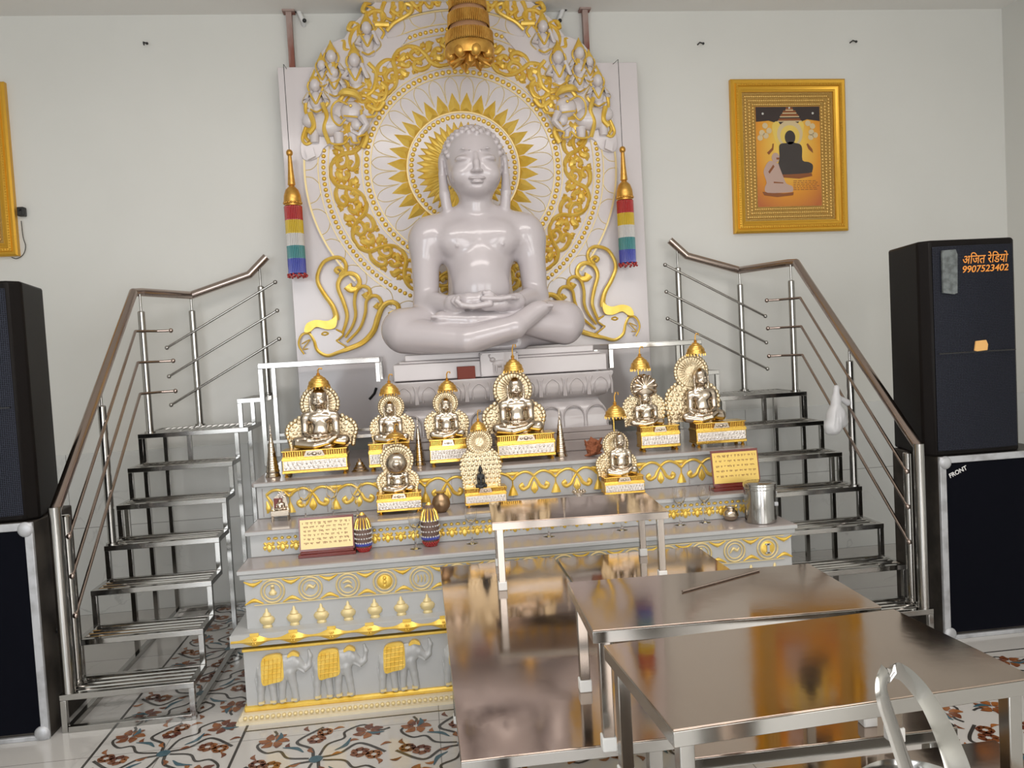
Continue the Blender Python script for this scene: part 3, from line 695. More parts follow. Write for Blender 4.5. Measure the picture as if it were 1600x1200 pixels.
small_mesh = seated(small_axes, False).mesh('idol_figure', 'silver')
mini_mesh = seated((axis((-.68, .68, .035)), axis((-.46, .30, .035)), axis((-.02, 1.47, .033))), False).mesh('idol_figure_small', 'silver')

# ------------------------------------------------------------------ statue pedestal
pd = thing('statue_pedestal', 'tiered white marble lotus pedestal carrying the large seated statue', 'pedestal', (SX, 5.1, 1.02))
def rrect(cx, hw, yf, yb, z, ins=0): return [(cx-hw+ins, yf+ins, z), (cx+hw-ins, yf+ins, z), (cx+hw-ins, yb, z), (cx-hw+ins, yb, z)]
pcx = (atY(617, 596, 4.75).x+atY(950, 577, 4.75).x)/2
a = MB(); a.box(pcx-.575, pcx+.575, 4.84, 5.5, 1.615, 1.655); a.build('seat_slab', 'pedestal', pd, .006)
a = MB(); a.box(pcx-.645, pcx+.645, 4.80, 5.5, 1.50, 1.60); a.box(pcx-.61, pcx+.61, 4.82, 5.5, 1.60, 1.615); a.build('upper_slab', 'pedestal', pd, .006)
a = MB(); a.box(pcx-.13, pcx+.10, 4.775, 4.83, 1.50, 1.645); a.build('emblem_block', 'pedestal', pd, .004)
a = MB()
ex = pcx-.015
a.ball((ex, 4.775, 1.575), (.045, .012, .022)); a.ball((ex-.04, 4.775, 1.60), (.018, .012, .015))
for q in (-.032, -.018, .018, .034): a.tube([(ex+q, 4.772, 1.57), (ex+q*1.1, 4.772, 1.525)], [.008, .005], 8)
a.stroke([(ex-.05, 1.605), (ex-.062, 1.625), (ex-.052, 1.632)], .004, 4.775, .008); a.stroke([(ex+.044, 1.58), (ex+.06, 1.59), (ex+.062, 1.60)], .004, 4.775, .008)
for (x0, x1) in ((-.125, -.118), (.088, .095)): a.box(pcx+x0, pcx+x1, 4.770, 4.780, 1.51, 1.638)
a.box(pcx-.125, pcx+.095, 4.770, 4.780, 1.633, 1.64); a.box(pcx-.125, pcx+.095, 4.770, 4.780, 1.505, 1.512)
a.build('deer_emblem', 'pedestal', pd)
prof = [(.0, 1.495), (-.0, 1.48), (.012, 1.455), (.012, 1.43), (.02, 1.39), (.045, 1.355), (.075, 1.345), (.085, 1.33), (.065, 1.30), (.045, 1.27), (.035, 1.22), (.035, 1.165)]
a = MB(); a.loft([rrect(pcx, .665, 4.74, 5.5, z, i) for i, z in prof]); a.build('lotus_block', 'pedestal', pd)
lp = MB(); lq = MB()
for fr in range(9):
    cx = pcx-.665+.075+(1.33-.15)*fr/8; w = .068
    lp.stroke([(cx-w, 1.36), (cx-w, 1.43), (cx-w*.8, 1.47), (cx-w*.3, 1.484), (cx+w*.3, 1.484), (cx+w*.8, 1.47), (cx+w, 1.43), (cx+w, 1.36)], .007, 4.755, .012)
    lp.stroke([(cx-w*.55, 1.37), (cx-w*.55, 1.43), (cx, 1.462), (cx+w*.55, 1.43), (cx+w*.55, 1.37)], .004, 4.755, .008)
    cx = pcx-.63+.07+(1.26-.14)*fr/8
    lq.stroke([(cx-w*.9, 1.17), (cx-w*.9, 1.24), (cx-w*.6, 1.28), (cx, 1.296), (cx+w*.6, 1.28), (cx+w*.9, 1.24), (cx+w*.9, 1.17)], .006, 4.781, .012)
lp.build('upper_petals', 'pedestal', pd); lq.build('lower_petals', 'pedestal', pd)
a = MB(); a.box(pcx-.65, pcx+.65, 4.76, 5.5, 1.135, 1.165); a.box(pcx-.68, pcx+.68, 4.745, 5.5, 1.09, 1.135); a.box(pcx-.70, pcx+.70, 4.73, 5.5, 1.026, 1.09)
a.build('plinth', 'shelf', pd, .005)
# small red box on the pedestal, black hook beside it
p = atY(729, 588, 4.75); tag(MB().box(p.x-.053, p.x+.053, 4.745, 4.798, 1.4955, 1.57).build('small_box', 'card', None, .003), 'small red brown box on the front edge of the lotus pedestal', 'box')
bpy.data.objects['small_box'].rotation_euler = (0, 0, 0)
# ------------------------------------------------------------------ stepped altar
AX0, AX1 = -.90, 1.86; ac = (AX0+AX1)/2
al = thing('stepped_altar', 'white marble stepped altar with gold painted reliefs below the small idols', 'altar', (ac, 4.2, 0))
T3, T2, T1 = .695, .83, 1.026
Y3, Y2_, Y1 = 3.845, 4.065, 4.355
a = MB(); a.box(AX0+.03, AX1-.03, Y3+.016, 5.55, .05, T3-.03); a.build('altar_body', 'marble', al)
a = MB(); a.box(AX0, AX1, Y3, Y2_+.03, T3-.022, T3); a.build('lower_shelf', 'shelf', al, .008)
a = MB(); a.box(AX0+.008, AX1-.008, Y3+.008, Y3+.09, T3-.05, T3-.022); a.build('shelf_moulding', 'marble', al, .006)
a = MB(); a.box(AX0+.0, AX1-.0, Y2_, Y1+.03, T2-.022, T2); a.build('middle_shelf', 'shelf', al, .008)
a = MB(); a.box(AX0+.02, AX1-.02, Y2_+.02, Y1+.5, T3, T2-.022); a.build('middle_riser', 'marble', al, .004)
a = MB(); a.box(AX0-.01, AX1+.01, Y1, 5.58, T1-.024, T1); a.build('upper_shelf', 'shelf', al, .008)
a = MB(); a.box(AX0+.01, AX1-.01, Y1+.02, 5.57, T2, T1-.024); a.build('upper_riser', 'marble', al, .004)
for (yy, zz, m) in ((Y3-.004, T3-.012, 0), (Y2_-.004, T2-.012, 0), (Y1-.004, T1-.013, 0)):
    MB().box(AX0+.002, AX1-.002, yy, yy+.006, zz-.009, zz+.009).build('shelf_nosing', 'marble', al, .002)
YF = Y3+.014    # front faces of the lower block
def zf(v): return atY(385, v, YF).z
# upper riser: scrolls and tassels
g = MB(); yr = Y1+.02; z0, z1 = T2+.02, T1-.045; hh = z1-z0; NP = 11; pw = (AX1-AX0-.12)/NP
for i in range(NP):
    x0 = AX0+.06+i*pw
    q = lambda u, w: (x0+u*pw, z0+w*hh)
    g.stroke([q(0, .80), q(.12, .95), (q(.25, .98)), q(.4, .86), q(.5, .70), q(.6, .86), q(.75, .98), q(.88, .95), q(1, .80)], .008, yr, .010, 5)
    g.stroke([q(.5, .70), q(.5, .45), q(.5, .35)], .004, yr, .006, 4)
    g.stroke([q(.5, .45), q(.5, .22), q(.5, .02)], [.005, .019, .028], yr, .010, 4)
    g.stroke([q(.35, .98), q(.5, .93), q(.65, .98)], [.004, .013, .004], yr, .008, 4)
    for sg in (-1, 1):
        c = lambda u, w: q(.5+sg*u, w)
        g.stroke([c(.5, .78), c(.42, .55), c(.36, .35), c(.24, .25), c(.18, .38), c(.25, .46)], [.006, .009, .010, .010, .012, .014], yr, .009, 5)
        g.stroke([c(.5, .55), c(.47, .25), c(.5, .05)], [.004, .015, .004], yr, .008, 4)
g.build('scroll_frieze', 'gold', al)
# panel outline and joints
g = MB()
for x in np.linspace(AX0+.04, AX1-.04, 9): g.box(x-.002, x+.002, yr-.002, yr, z0-.01, z1+.01)
g.build('panel_joint', 'shelf', al)
# middle riser: drops
g = MB(); yr = Y2_+.02; z0, z1 = T3+.022, T2-.035; hh = z1-z0; NP = 40; pw = (AX1-AX0-.16)/NP
for i in range(NP):
    x = AX0+.08+(i+.5)*pw; q = lambda u, w: (x+u*pw, z0+w*hh)
    g.dome(*q(.5, .85), yr, pw*.20, pw*.12, .008)
    if True:
        g.dome(*q(0, .86), yr, pw*.14, pw*.14, .007); g.stroke([q(-.35, .62), q(-.2, .45), q(0, .55), q(.2, .45), q(.35, .62)], .007, yr, .007, 4)
        g.stroke([q(0, .5), q(0, .2), q(0, .0)], [.005, .015, .005], yr, .008, 3)
        for sg in (-1, 1): g.stroke([q(sg*.1, .35), q(sg*.35, .3), q(sg*.3, .12)], [.004, .009, .004], yr, .006, 3)
g.build('drop_frieze', 'gold', al)
# band of medallions
zt, zb = zf(908), zf(947); zc = (zt+zb)/2; hh = (zt-zb)/2; NM = 15; pw = (AX1-AX0-.14)/NM
g = MB(); lt = MB()
for z in (zt, zb): lt.box(AX0+.07, AX1-.07, YF-.004, YF, z-.002, z+.002)
for i in range(NM+1):
    x = AX0+.07+i*pw
    for sz in (-1, 1):
        g = MB().stroke([(x-.042, zc+sz*hh*.92), (x, zc+sz*hh*.62), (x+.042, zc+sz*hh*.92)], [.003, .010, .003], YF, .008, 4)
        g.stroke([(x, zc+sz*hh*.7), (x, zc+sz*hh*.45)], .004, YF, .006, 4, False); g.build('leaf_ornament', 'gold', al)
for i in range(NM):
    x = AX0+.07+(i+.5)*pw; r = hh*.9
    lt.stroke([(x+r*math.cos(t), zc+r*math.sin(t)) for t in np.linspace(0, 2*PI, 17)], .0048, YF, .006, 2)
    lt.stroke([(x+r*.72*math.cos(t), zc+r*.72*math.sin(t)) for t in np.linspace(0, 2*PI, 15)], .0035, YF, .004, 2)
    m = MB(); k = i % 6; rr = r*.62
    if k == 0: m.lathe([(0, 0), (.016, .003), (.019, .014), (.010, .024), (.006, .03), (.012, .036)], (x, YF, zc-.02), 12, 1, .5); m.dome(x, zc+.024, YF, .010, .008)
    elif k == 1: m.stroke([(x-rr*.7, zc-.01), (x-rr*.2, zc+.012), (x+rr*.4, zc+.002), (x+rr*.75, zc+.016)], [.003, .009, .008, .003], YF, .008, 4)
    elif k == 2: m.stroke([(x-rr*.7, zc+.01), (x, zc+.018), (x+rr*.6, zc+.006)], [.003, .008, .003], YF, .008, 4); m.stroke([(x-rr*.5, zc-.012), (x+.004, zc-.004), (x+rr*.7, zc-.018)], [.003, .008, .003], YF, .008, 4)
    elif k == 3:
        m.dome(x, zc, YF, rr*1.05, rr*1.05, .006, 16)
        for q in (-.018, 0, .018): m.dome(x, zc+q, YF-.004, .010, .010, .010)
    elif k == 4:
        for q in (-.018, -.002, .014): m.stroke([(x+q, zc-.018), (x+q+.004, zc), (x+q, zc+.018)], [.003, .005, .003], YF, .006, 3)
    else: m.dome(x, zc, YF, rr*.8, rr*.8, .012, 16)
    if i >= NM-1: m = MB().dome(x, zc, YF, rr*1.15, rr*1.15, .005, 18)
    if i == NM-1:
        m.build('medallion', 'gold', al)
        MB().box(x-.006, x+.006, YF-.012, YF-.004, zc-.024, zc+.024).box(x-.014, x+.014, YF-.012, YF-.004, zc+.018, zc+.025).box(x-.014, x+.014, YF-.012, YF-.004, zc-.026, zc-.019).build('pillar_emblem', 'marble', al)
    else: m.build('medallion', 'gold' if k in (3, 5) else 'goldlight', al)
lt.build('medallion_ring', 'goldlight', al)
# urn row
z0, z1 = zf(984), zf(953)
um = MB(); um2 = MB(); hh = (z1-z0)
um.lathe([(0, 0), (.022, .0), (.026, .008), (.020, .016), (.036, .030), (.040, .046), (.030, .060), (.016, .064)], (0, 0, 0), 16, 1, .4)
um.lathe([(.022, .064), (.018, .076), (.008, .084), (.009, .092), (.002, .104)], (0, 0, 0), 12, 1, .4)
ume = um.mesh('urn_relief', 'goldlight'); NU_ = 21
for i in range(NU_):
    o = bpy.data.objects.new('urn_relief', ume); COL.objects.link(o); o.parent = al; s = hh/.104
    o.location = Vector((AX0+.06+(AX1-AX0-.12)*(i+.5)/NU_, YF, z0))-al.location; o.scale = (s, 1, s)
# mouldings and wave band
def zz(v, Y): return atY(380, v, Y).z
YM_, YE = 3.80, 3.822; zc2 = atY(400, 1001, YM_).z; zg = atY(395, 1018, 3.79).z+.006
a = MB()
a.loft([rrect(ac, 1.38+e, YM_+.055-e-f, 4.6, z, 0) for e, f, z in ((-.045, -.045, zc2+.052), (-.02, -.045, zc2+.050), (-.01, -.03, zc2+.040), (.034, .01, zc2+.034), (.04, .015, zc2+.028), (.04, .015, zc2-.026), (.01, .0, zc2-.034), (-.03, -.02, zg-.002))])
a.build('wave_moulding', 'marble', al)
g = MB(); yw = YM_; NW = 20
L = []; 
xs_ = np.linspace(AX0-.035, AX1+.035, 221); XW = atY(398, 1001, YM_).x; wl = [.006+.021*(.5+.5*math.cos(2*PI*(x-XW)/.176))**1.6 for x in xs_]
vs = []; fs = []
for x, w_ in zip(xs_, wl): vs += [(x, yw-.001, zc2-w_), (x, yw-.010-w_*.4, zc2), (x, yw-.001, zc2+w_)]
for i in range(len(xs_)-1):
    for j in (0, 1): fs.append((3*i+j, 3*i+j+1, 3*i+4+j, 3*i+3+j))
g.add(vs, fs)
for k in range(16):
    x = XW+.176*k
    if x > AX1: break
    for t in range(6): g.dome(x+.011*math.cos(t*PI/3), zc2+.011*math.sin(t*PI/3), yw-.014, .006, .006, .006, 8)
    g.dome(x, zc2, yw-.016, .006, .006, .008, 8); g.box(x-.02, x+.02, yw-.006, yw, zc2+.022, zc2+.036)
g.build('wave_band', 'gold', al)
MB().box(AX0+.008, AX1-.008, 3.808, 3.85, zg-.014, zg).build('gold_line', 'gold', al, .003)
zE1 = zg-.014; zE0 = atY(390, 1103, YE).z
MB().box(AX0+.012, AX1-.012, YE, Y3+.3, zE0, zE1).build('elephant_panel', 'marble', al)
a = MB(); a.box(AX0+.0, AX1-.0, YE-.015, Y3+.3, .034, zE0); a.build('gold_base_band', 'gold', al, .008)
a = MB(); a.loft([rrect(ac, 1.375+e*.7, 3.795-e, 4.6, z, 0) for e, z in ((.0, .036), (.02, .034), (.03, .026), (.03, .016), (.045, .012), (.045, 0))]); a.build('base_moulding', 'cream_marble' if 'cream_marble' in M else 'marble', al)
a = MB()
for i in range(110): a.ball((AX0+(AX1-AX0)*(i+.5)/110, 3.766, .026), (.011, .010, .009), 8, 5)
a.build('bead_moulding', 'goldlight', al)
# elephants walking to the right
s = SDF(axis((-.14, .17, .003)), axis((-.03, .002, .003)), axis((-.01, .25, .003)))
s.ell((-.03, 0, .145), (.088, .020, .058), .01); s.ell((.055, 0, .172), (.045, .022, .044), .02); s.ell((.015, -.006, .165), (.032, .018, .042), .008)
s.chain([(.085, 0, .165), (.115, 0, .14), (.132, 0, .15), (.142, 0, .19), (.135, 0, .215)], [.020, .014, .012, .010, .007], .01)
s.chain([(.08, -.012, .145), (.11, -.014, .125)], [.006, .003], .003)
for x, b in ((-.095, -.015), (-.055, .01), (.005, -.012), (.04, .02)): s.chain([(x, 0, .13), (x+b*.6, 0, .07), (x+b, 0, .012)], [.026, .018, .017], .008)
s.chain([(-.115, 0, .16), (-.128, 0, .11), (-.122, 0, .06)], [.006, .004, .006], .004)
el = s.mesh('elephant_relief', 'marble')
cl = MB(); cl.plate([(-.085, .205), (-.03, .218), (.008, .208), (.012, .15), (.006, .105), (-.05, .095), (-.092, .092), (-.095, .15)], -.026, -.006, 3)
for i in range(5):
    cl.stroke([(-.085+.02*i, .100), (-.085+.02*i+.012, .205)], .0015, -.026, .003, 2, False); 
    cl.stroke([(-.09, .115+.02*i), (.005, .12+.02*i)], .0015, -.026, .003, 2, False)
clm = cl.mesh('saddle_cloth', 'gold')
cp = MB(); cp.plate([(.035, .208), (.06, .222), (.085, .212), (.09, .198), (.06, .205), (.038, .198)], -.024, 0, 3); cpm = cp.mesh('head_cap', 'gold')
anm = MB().box(-.014, .014, -.02, 0, .008, .018).mesh('anklet', 'goldlight')
xe = [atY(u, 1070, YE).x for u in (442, 530, 632)]
pos = xe+[xe[2]+.31*k for k in range(1, 6)]
for i, x in enumerate(pos):
    if x > AX1-.12: continue
    e = bpy.data.objects.new('elephant_relief', el); COL.objects.link(e); e.parent = al; e.location = Vector((x, YE, zE0))-al.location; e.scale = (.95, 1, (zE1-zE0)/.235)
    for n, mm in (('saddle_cloth', clm), ('head_cap', cpm)):
        c = bpy.data.objects.new(n, mm); COL.objects.link(c); c.parent = e
    for ax_ in (-.104, -.048, .0, .052): c = bpy.data.objects.new('anklet', anm); COL.objects.link(c); c.parent = e; c.location = (ax_, 0, 0)
# ------------------------------------------------------------------ canopy hanging over the statue
q0 = atY(733, 60, 5.08); CX = q0.x
cn = thing('tiered_canopy', 'tiered gold canopy with thread fringes hanging above the head of the big statue', 'canopy', (CX, 5.08, H))
def zc_at(v): return atY(733, v, 5.08).z
K = 5.08/CF
MB().tube([(CX, 5.08, zc_at(100)), (CX, 5.08, H)], .008).build('hanging_rod', 'orange_gold', cn)
def fringe(mb, r, z0, z1, n, w): 
    for i in range(n):
        t = 2*PI*i/n; mb.tube([(CX+r*math.cos(t), 5.08+r*math.sin(t), z0), (CX+(r+.003)*math.cos(t), 5.08+(r+.003)*math.sin(t), z1)], w, 5, False)
for (ra, rb, va, vb, vc, nm) in ((24, 28, -10, 0, 17, 60), (26, 31, 12, 24, 44, 66), (29, 36, 40, 53, 72, 76)):
    a = MB(); a.lathe([(ra*K*.9, zc_at(va)), (ra*K, zc_at(va+2)), (ra*K+.004, zc_at((va+vb)/2)), (rb*K*.97, zc_at(vb)), (rb*K*.9, zc_at(vb+1)), (ra*K*.6, zc_at(vb))], (CX, 5.08, 0), 36)
    a.build('canopy_tier', M.setdefault('pinkgold', mat('pink gold cloth', (.62, .36, .20), metal=.5, rough=.4, bump=(60, .4, .004))), cn)
    a = MB(); fringe(a, rb*K, zc_at(vb), zc_at(vc), nm, .0042); a.lathe([(rb*K*.96, zc_at(vb)), (rb*K*.98, zc_at(vc-3))], (CX, 5.08, 0), 36, cap=False); a.build('thread_fringe', 'orange_gold', cn)
a = MB(); r = 36*K
a.lathe([(.02, zc_at(70)), (r, zc_at(72)), (r*1.06, zc_at(80)), (r*.98, zc_at(92)), (r*.8, zc_at(90)), (.04, zc_at(84)), (.03, zc_at(98)), (.0, zc_at(104))], (CX, 5.08, 0), 40)
for i in range(8):
    t = 2*PI*i/8+.2; c = (CX+r*.86*math.cos(t), 5.08+r*.86*math.sin(t), zc_at(88)); a.ball(c, (.036, .036, .042), 12, 8)
    a.tube([(CX+r*.3*math.cos(t), 5.08+r*.3*math.sin(t), zc_at(84)), (CX+r*.65*math.cos(t), 5.08+r*.65*math.sin(t), zc_at(96)), (CX+r*.9*math.cos(t), 5.08+r*.9*math.sin(t), zc_at(101))], [.02, .016, .008], 8)
a.build('lotus_drop', 'orange_gold', cn)

# ------------------------------------------------------------------ bead tassels
def tassel(label, pts):
    (u0, v0), (u1, v1), (u2, v2), vb = pts     # cord top, knob, dome bottom, band edges
    Yt = 5.46; A = atY(u0, v0, Yt); B = atY(u1, v1, Yt); D = atY(u2, v2, Yt)
    ax = (B.x+D.x)/2
    t = thing('bead_tassel', label, 'tassel', (ax, Yt, B.z), 'bead tassels hanging beside the backdrop')
    MB().tube([(ax, YP-.004, c0.z-.012), (ax, Yt, c0.z-.03), (ax, Yt, B.z)], .0022, 6).build('cord', 'dark', t)
    zs = lambda v: atY(u1, v, Yt).z
    MB().ball((ax, Yt, B.z), (.022, .022, .024), 12, 8).build('knob', 'orange_gold', t)
    hgt = B.z-zs(v2); 
    MB().lathe([(.012, B.z-.02), (.013, B.z-.03), (.018, B.z-hgt*.35), (.025, B.z-hgt*.6), (.018, B.z-hgt*.62), (.024, B.z-hgt*.66)], (ax, Yt, 0), 18).build('finial', 'orange_gold', t)
    a = MB(); a.lathe([(.022, B.z-hgt*.64), (.042, B.z-hgt*.70), (.054, B.z-hgt*.80), (.058, B.z-hgt*.92), (.052, B.z-hgt*.95), (.052, B.z-hgt)], (ax, Yt, 0), 24)
    for i in range(20): a.ball((ax+.055*math.cos(i*PI/10), Yt+.055*math.sin(i*PI/10), B.z-hgt*.95), .008, 8, 5)
    a.build('dome', 'orange_gold', t)
    cols = ['red', 'yellow', 'clear', 'teal', 'blue']
    for i, c in enumerate(cols):
        z0, z1 = zs(vb[i]), zs(vb[i+1]); a = MB(); n = 30
        for j in range(n):
            th = 2*PI*j/n; x, y = ax+.053*math.cos(th), Yt+.053*math.sin(th); nb = 9
            prof = []
            for k in range(nb): 
                zt_ = z0+(z1-z0)*k/nb; zm = z0+(z1-z0)*(k+.5)/nb; prof += [(.0045, zt_), (.0062, zm)]
            prof.append((.0045, z1)); a.lathe(prof, (x, y, 0), 6)
        a.build('bead_band', 'bead_'+c, t)
    a = MB(); z1 = zs(vb[5])
    for j in range(30):
        th = 2*PI*j/30; r_ = .053+.008*(j % 2); a.ball((ax+r_*math.cos(th), Yt+r_*math.sin(th), z1-.006-.008*(j % 3)), .008, 8, 5)
    a.build('bead_fringe', 'bead_red', t)
tassel('red to blue striped bead tassel hanging left of the halo', ((447, 105), (453, 239), (457, 322), (323, 345, 366, 385, 405, 428)))
tassel('red to blue striped bead tassel hanging right of the halo', ((957, 98), (972, 234), (977, 313), (314, 334, 353, 372, 391, 411)))

# ------------------------------------------------------------------ silver idols
def umbrella(mb_parent, x, y, z, w, h, fin, name='umbrella'):
    """w full width, h height of the dome, fin height of the hook"""
    a = MB(); r = w/2
    a.lathe([(r, z), (r*1.03, z+h*.10), (r*.98, z+h*.20), (r*.92, z+h*.21), (r*.94, z+h*.34), (r*.84, z+h*.50), (r*.74, z+h*.53), (r*.72, z+h*.60), (r*.58, z+h*.74), (r*.46, z+h*.76), (r*.42, z+h*.84), (r*.20, z+h*.95), (r*.10, z+h)], (x, y, 0), 22, cap=False)
    a.lathe([(r*.98, z), (r*.9, z+h*.1), (.001, z+h*.3)], (x, y, 0), 22, cap=False)
    for i in range(18): t = 2*PI*i/18; a.tube([(x+r*math.cos(t), y+r*math.sin(t), z+.002), (x+r*math.cos(t), y+r*math.sin(t), z-h*.16)], r*.06, 5)
    u = a.build('umbrella', 'umb', mb_parent)
    b = MB(); b.lathe([(r*.12, z+h*.97), (r*.2, z+h+fin*.12), (r*.07, z+h+fin*.25)], (x, y, 0), 12)
    b.tube([(x, y, z+h+fin*.2), (x, y, z+h+fin*.65), (x+r*.12, y, z+h+fin*.95), (x+r*.34, y, z+h+fin*.95), (x+r*.36, y, z+h+fin*.75)], r*.07, 8)
    b.build('umbrella_hook', 'orange_gold', u)
def idol(label, u0, u1, vb, vbt, fu, fw, fhead, halo, Zb, umb=None, kind='round', grp='silver idols on the upper altar shelf', plw=1.0, slot=False, rotz=0):
    um_ = (u0+u1)/2; p0 = atZ(um_, vb, Zb); Yf = p0.y; 
    px = lambda n: n*Yf/CF*1.004
    X = lambda u, v: atY(u, v, Yf).x
    Zv = lambda v, u=um_: atY(u, v, Yf).z
    if Zb == T2: Yf = 4.205; p0 = atY(um_, vb, Yf)
    if Zb == T1: Yf = min(Yf, 4.455)
    bw = px(u1-u0); dep = bw*.44; cx = p0.x; bh = Zv(vbt)-Zb
    t = thing('idol', label, 'idol', (cx, Yf+dep/2, Zb), grp)
    ft = bh*.16
    for sx in (-1, 1):
        for sy in (0, 1):
            x, y = cx+sx*(bw/2-.02), Yf+.018+sy*(dep-.036)
            MB().lathe([(.010, Zb), (.012, Zb+ft*.3), (.006, Zb+ft*.6), (.011, Zb+ft)], (x, y, 0), 12).build('foot', 'brass', t)
    z = Zb+ft
    a = MB(); a.box(cx-bw/2, cx+bw/2, Yf, Yf+dep, z, z+bh*.10); a.box(cx-bw*.49, cx+bw*.49, Yf+.004, Yf+dep-.004, z+bh*.10, z+bh*.62); a.box(cx-bw/2, cx+bw/2, Yf-.001, Yf+dep, z+bh*.48, z+bh*.58)
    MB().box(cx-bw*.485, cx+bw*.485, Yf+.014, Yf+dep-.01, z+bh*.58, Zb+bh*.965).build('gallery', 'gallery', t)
    a.box(cx-bw*.5, cx+bw*.5, Yf+.004, Yf+dep, Zb+bh*.96, Zb+bh)
    a.build('stand', 'brass', t, .0015)
    a = MB(); zf0, zf1 = z+bh*.12, z+bh*.46; a.box(cx-bw*.475, cx+bw*.475, Yf-.001, Yf+.004, zf0, zf1)
    for i in range(26):
        x = cx-bw*.455+bw*.91*(i+.5)/26; a.dome(x, (zf0+zf1)/2+(.22 if i % 2 else -.22)*(zf1-zf0), Yf-.001, bw*.015, (zf1-zf0)*.2, .003, 7)
    a.build('frieze', 'frieze', t)
    zc0, zc1 = z+bh*.60, Zb+bh*.95
    for sg in (-1, 1):
        a = MB(); a.box(min(cx+sg*bw*.17, cx+sg*bw*.48), max(cx+sg*bw*.17, cx+sg*bw*.48), Yf+.006, Yf+.0145, zc0, zc0+(zc1-zc0)*.12)
        for i in range(8): x = cx+sg*bw*(.19+.035*i); a.tube([(x, Yf+.010, zc0), (x, Yf+.010, zc1)], bw*.011, 6)
        a.build('balustrade', 'brass', t)
    a = MB(); a.plate([(cx-bw*.16, zc0), (cx-bw*.12, zc1+.004), (cx+bw*.12, zc1+.004), (cx+bw*.16, zc0)], Yf-.004, Yf+.02); a.ball((cx, Yf-.004, (zc0+zc1)/2), (bw*.045, .008, bw*.03)); a.ball((cx-bw*.08, Yf-.004, (zc0+zc1)/2), (bw*.03, .006, bw*.02)); a.ball((cx+bw*.08, Yf-.004, (zc0+zc1)/2), (bw*.03, .006, bw*.02))
    a.build('emblem', 'silver', t)
    # figure
    zt = Zb+bh; fx = X(fu, vbt); W_ = px(fw); Hh = Zv(fhead, fu)-zt; yb = Yf+dep*.5
    if fw:
        f = bpy.data.objects.new('figure', small_mesh); COL.objects.link(f); f.parent = t; sw = W_/1.26
        f.scale = (sw, sw*.82, Hh/1.415); f.location = Vector((fx, Yf+.02+sw*.37, zt-.001))-t.location
        yb = Yf+.02+sw*.37+sw*.2
    if Zb == T2: yb = min(yb, 4.325)
    # back plate
    hu, hv, hr = halo; hX, hZ, hR = X(hu, hv), Zv(hv, hu), px(hr); wid = (W_ or bw*.8)*.56*plw
    a = MB(); sh = hZ-hR*.9; outl = []
    for tt in np.linspace(-.3*PI, 1.3*PI, 34): outl.append((hX+hR*math.cos(tt), hZ+hR*math.sin(tt)))
    L = [(hX-wid*.66, sh+.15*hR), (hX-wid*.97, sh-(sh-zt)*.14), (hX-wid*1.07, sh-(sh-zt)*.45), (hX-wid*.98, sh-(sh-zt)*.8), (hX-wid*.95, zt)]
    outl += L+[(2*hX-x, z_) for x, z_ in L[::-1]]
    a.plate(outl, yb, yb+.010)
    # scalloped rim and rays
    for i, tt in enumerate(np.linspace(-.3*PI, 1.3*PI, 26)): a.ball((hX+hR*math.cos(tt), yb, hZ+hR*math.sin(tt)), (hR*.13, .008, hR*.13), 8, 5)
    LL = catmull(np.array(L), 5)
    for x, z_ in LL[::2]:
        a.ball((x, yb, z_), (hR*.14, .008, hR*.15), 8, 5); a.ball((2*hX-x, yb, z_), (hR*.14, .008, hR*.15), 8, 5)
    pl = a.build('back_plate', 'plate', t)
    a = MB()
    for i in range(30):
        tt = 2*PI*i/30
        a.stroke([(hX+hR*.35*math.cos(tt), hZ+hR*.35*math.sin(tt)), (hX+hR*.62*math.cos(tt), hZ+hR*.62*math.sin(tt)), (hX+hR*.88*math.cos(tt), hZ+hR*.88*math.sin(tt))], [hR*.02, hR*.05, hR*.012], yb-.001, .005, 2)
    rg = [(hX+hR*.92*math.cos(tt), hZ+hR*.92*math.sin(tt)) for tt in np.linspace(0, 2*PI, 25)]
    a.stroke(rg, hR*.03, yb, .004, 2)
    for r_ in range(7):      # rows of chased scales on the shoulder plate
        z_ = sh-(sh-zt)*(r_+.6)/7.5
        for c_ in range(9):
            xx = hX-wid*.9+wid*1.8*c_/8
            a.dome(xx+(wid*.08 if r_ % 2 else 0), z_, yb, wid*.085, (sh-zt)*.06, .004, 8)
    a.build('halo_rays', 'plate', pl)
    if kind == 'hood':       # serpent hood of cobra heads
        a = MB()
        a.dome(hX, hZ, yb-.03, hR*1.05, hR*1.05, .02, 20)
        for i in range(9):
            tt = -PI*.12+PI*1.24*i/8; cxx, czz = hX+hR*.95*math.cos(tt), hZ+hR*.95*math.sin(tt)
            a.ball((cxx, yb-.04, czz), (hR*.2, .014, hR*.2), 10, 6)
            a.stroke([(hX+hR*.2*math.cos(tt), hZ+hR*.2*math.sin(tt)), (hX+hR*.6*math.cos(tt), hZ+hR*.6*math.sin(tt)), (cxx, czz)], [hR*.05, hR*.10, hR*.14], yb-.045, .012, 3)
        a.build('serpent_hood', 'silver', t)
    if kind == 'disc':
        MB().lathe([(0, -.006), (.8*hR*.7, -.004), (hR*.7, .0), (hR*.66, .008)], (0, 0, 0), 26, 1, 1)
        a = MB()
        for r_, d_ in ((.70, .03), (.45, .036)):
            a.dome(hX, hZ-hR*.1, Yf+.02+.0, hR*r_, hR*r_, d_, 22)
        a.build('mirror_disc', 'silver', t)
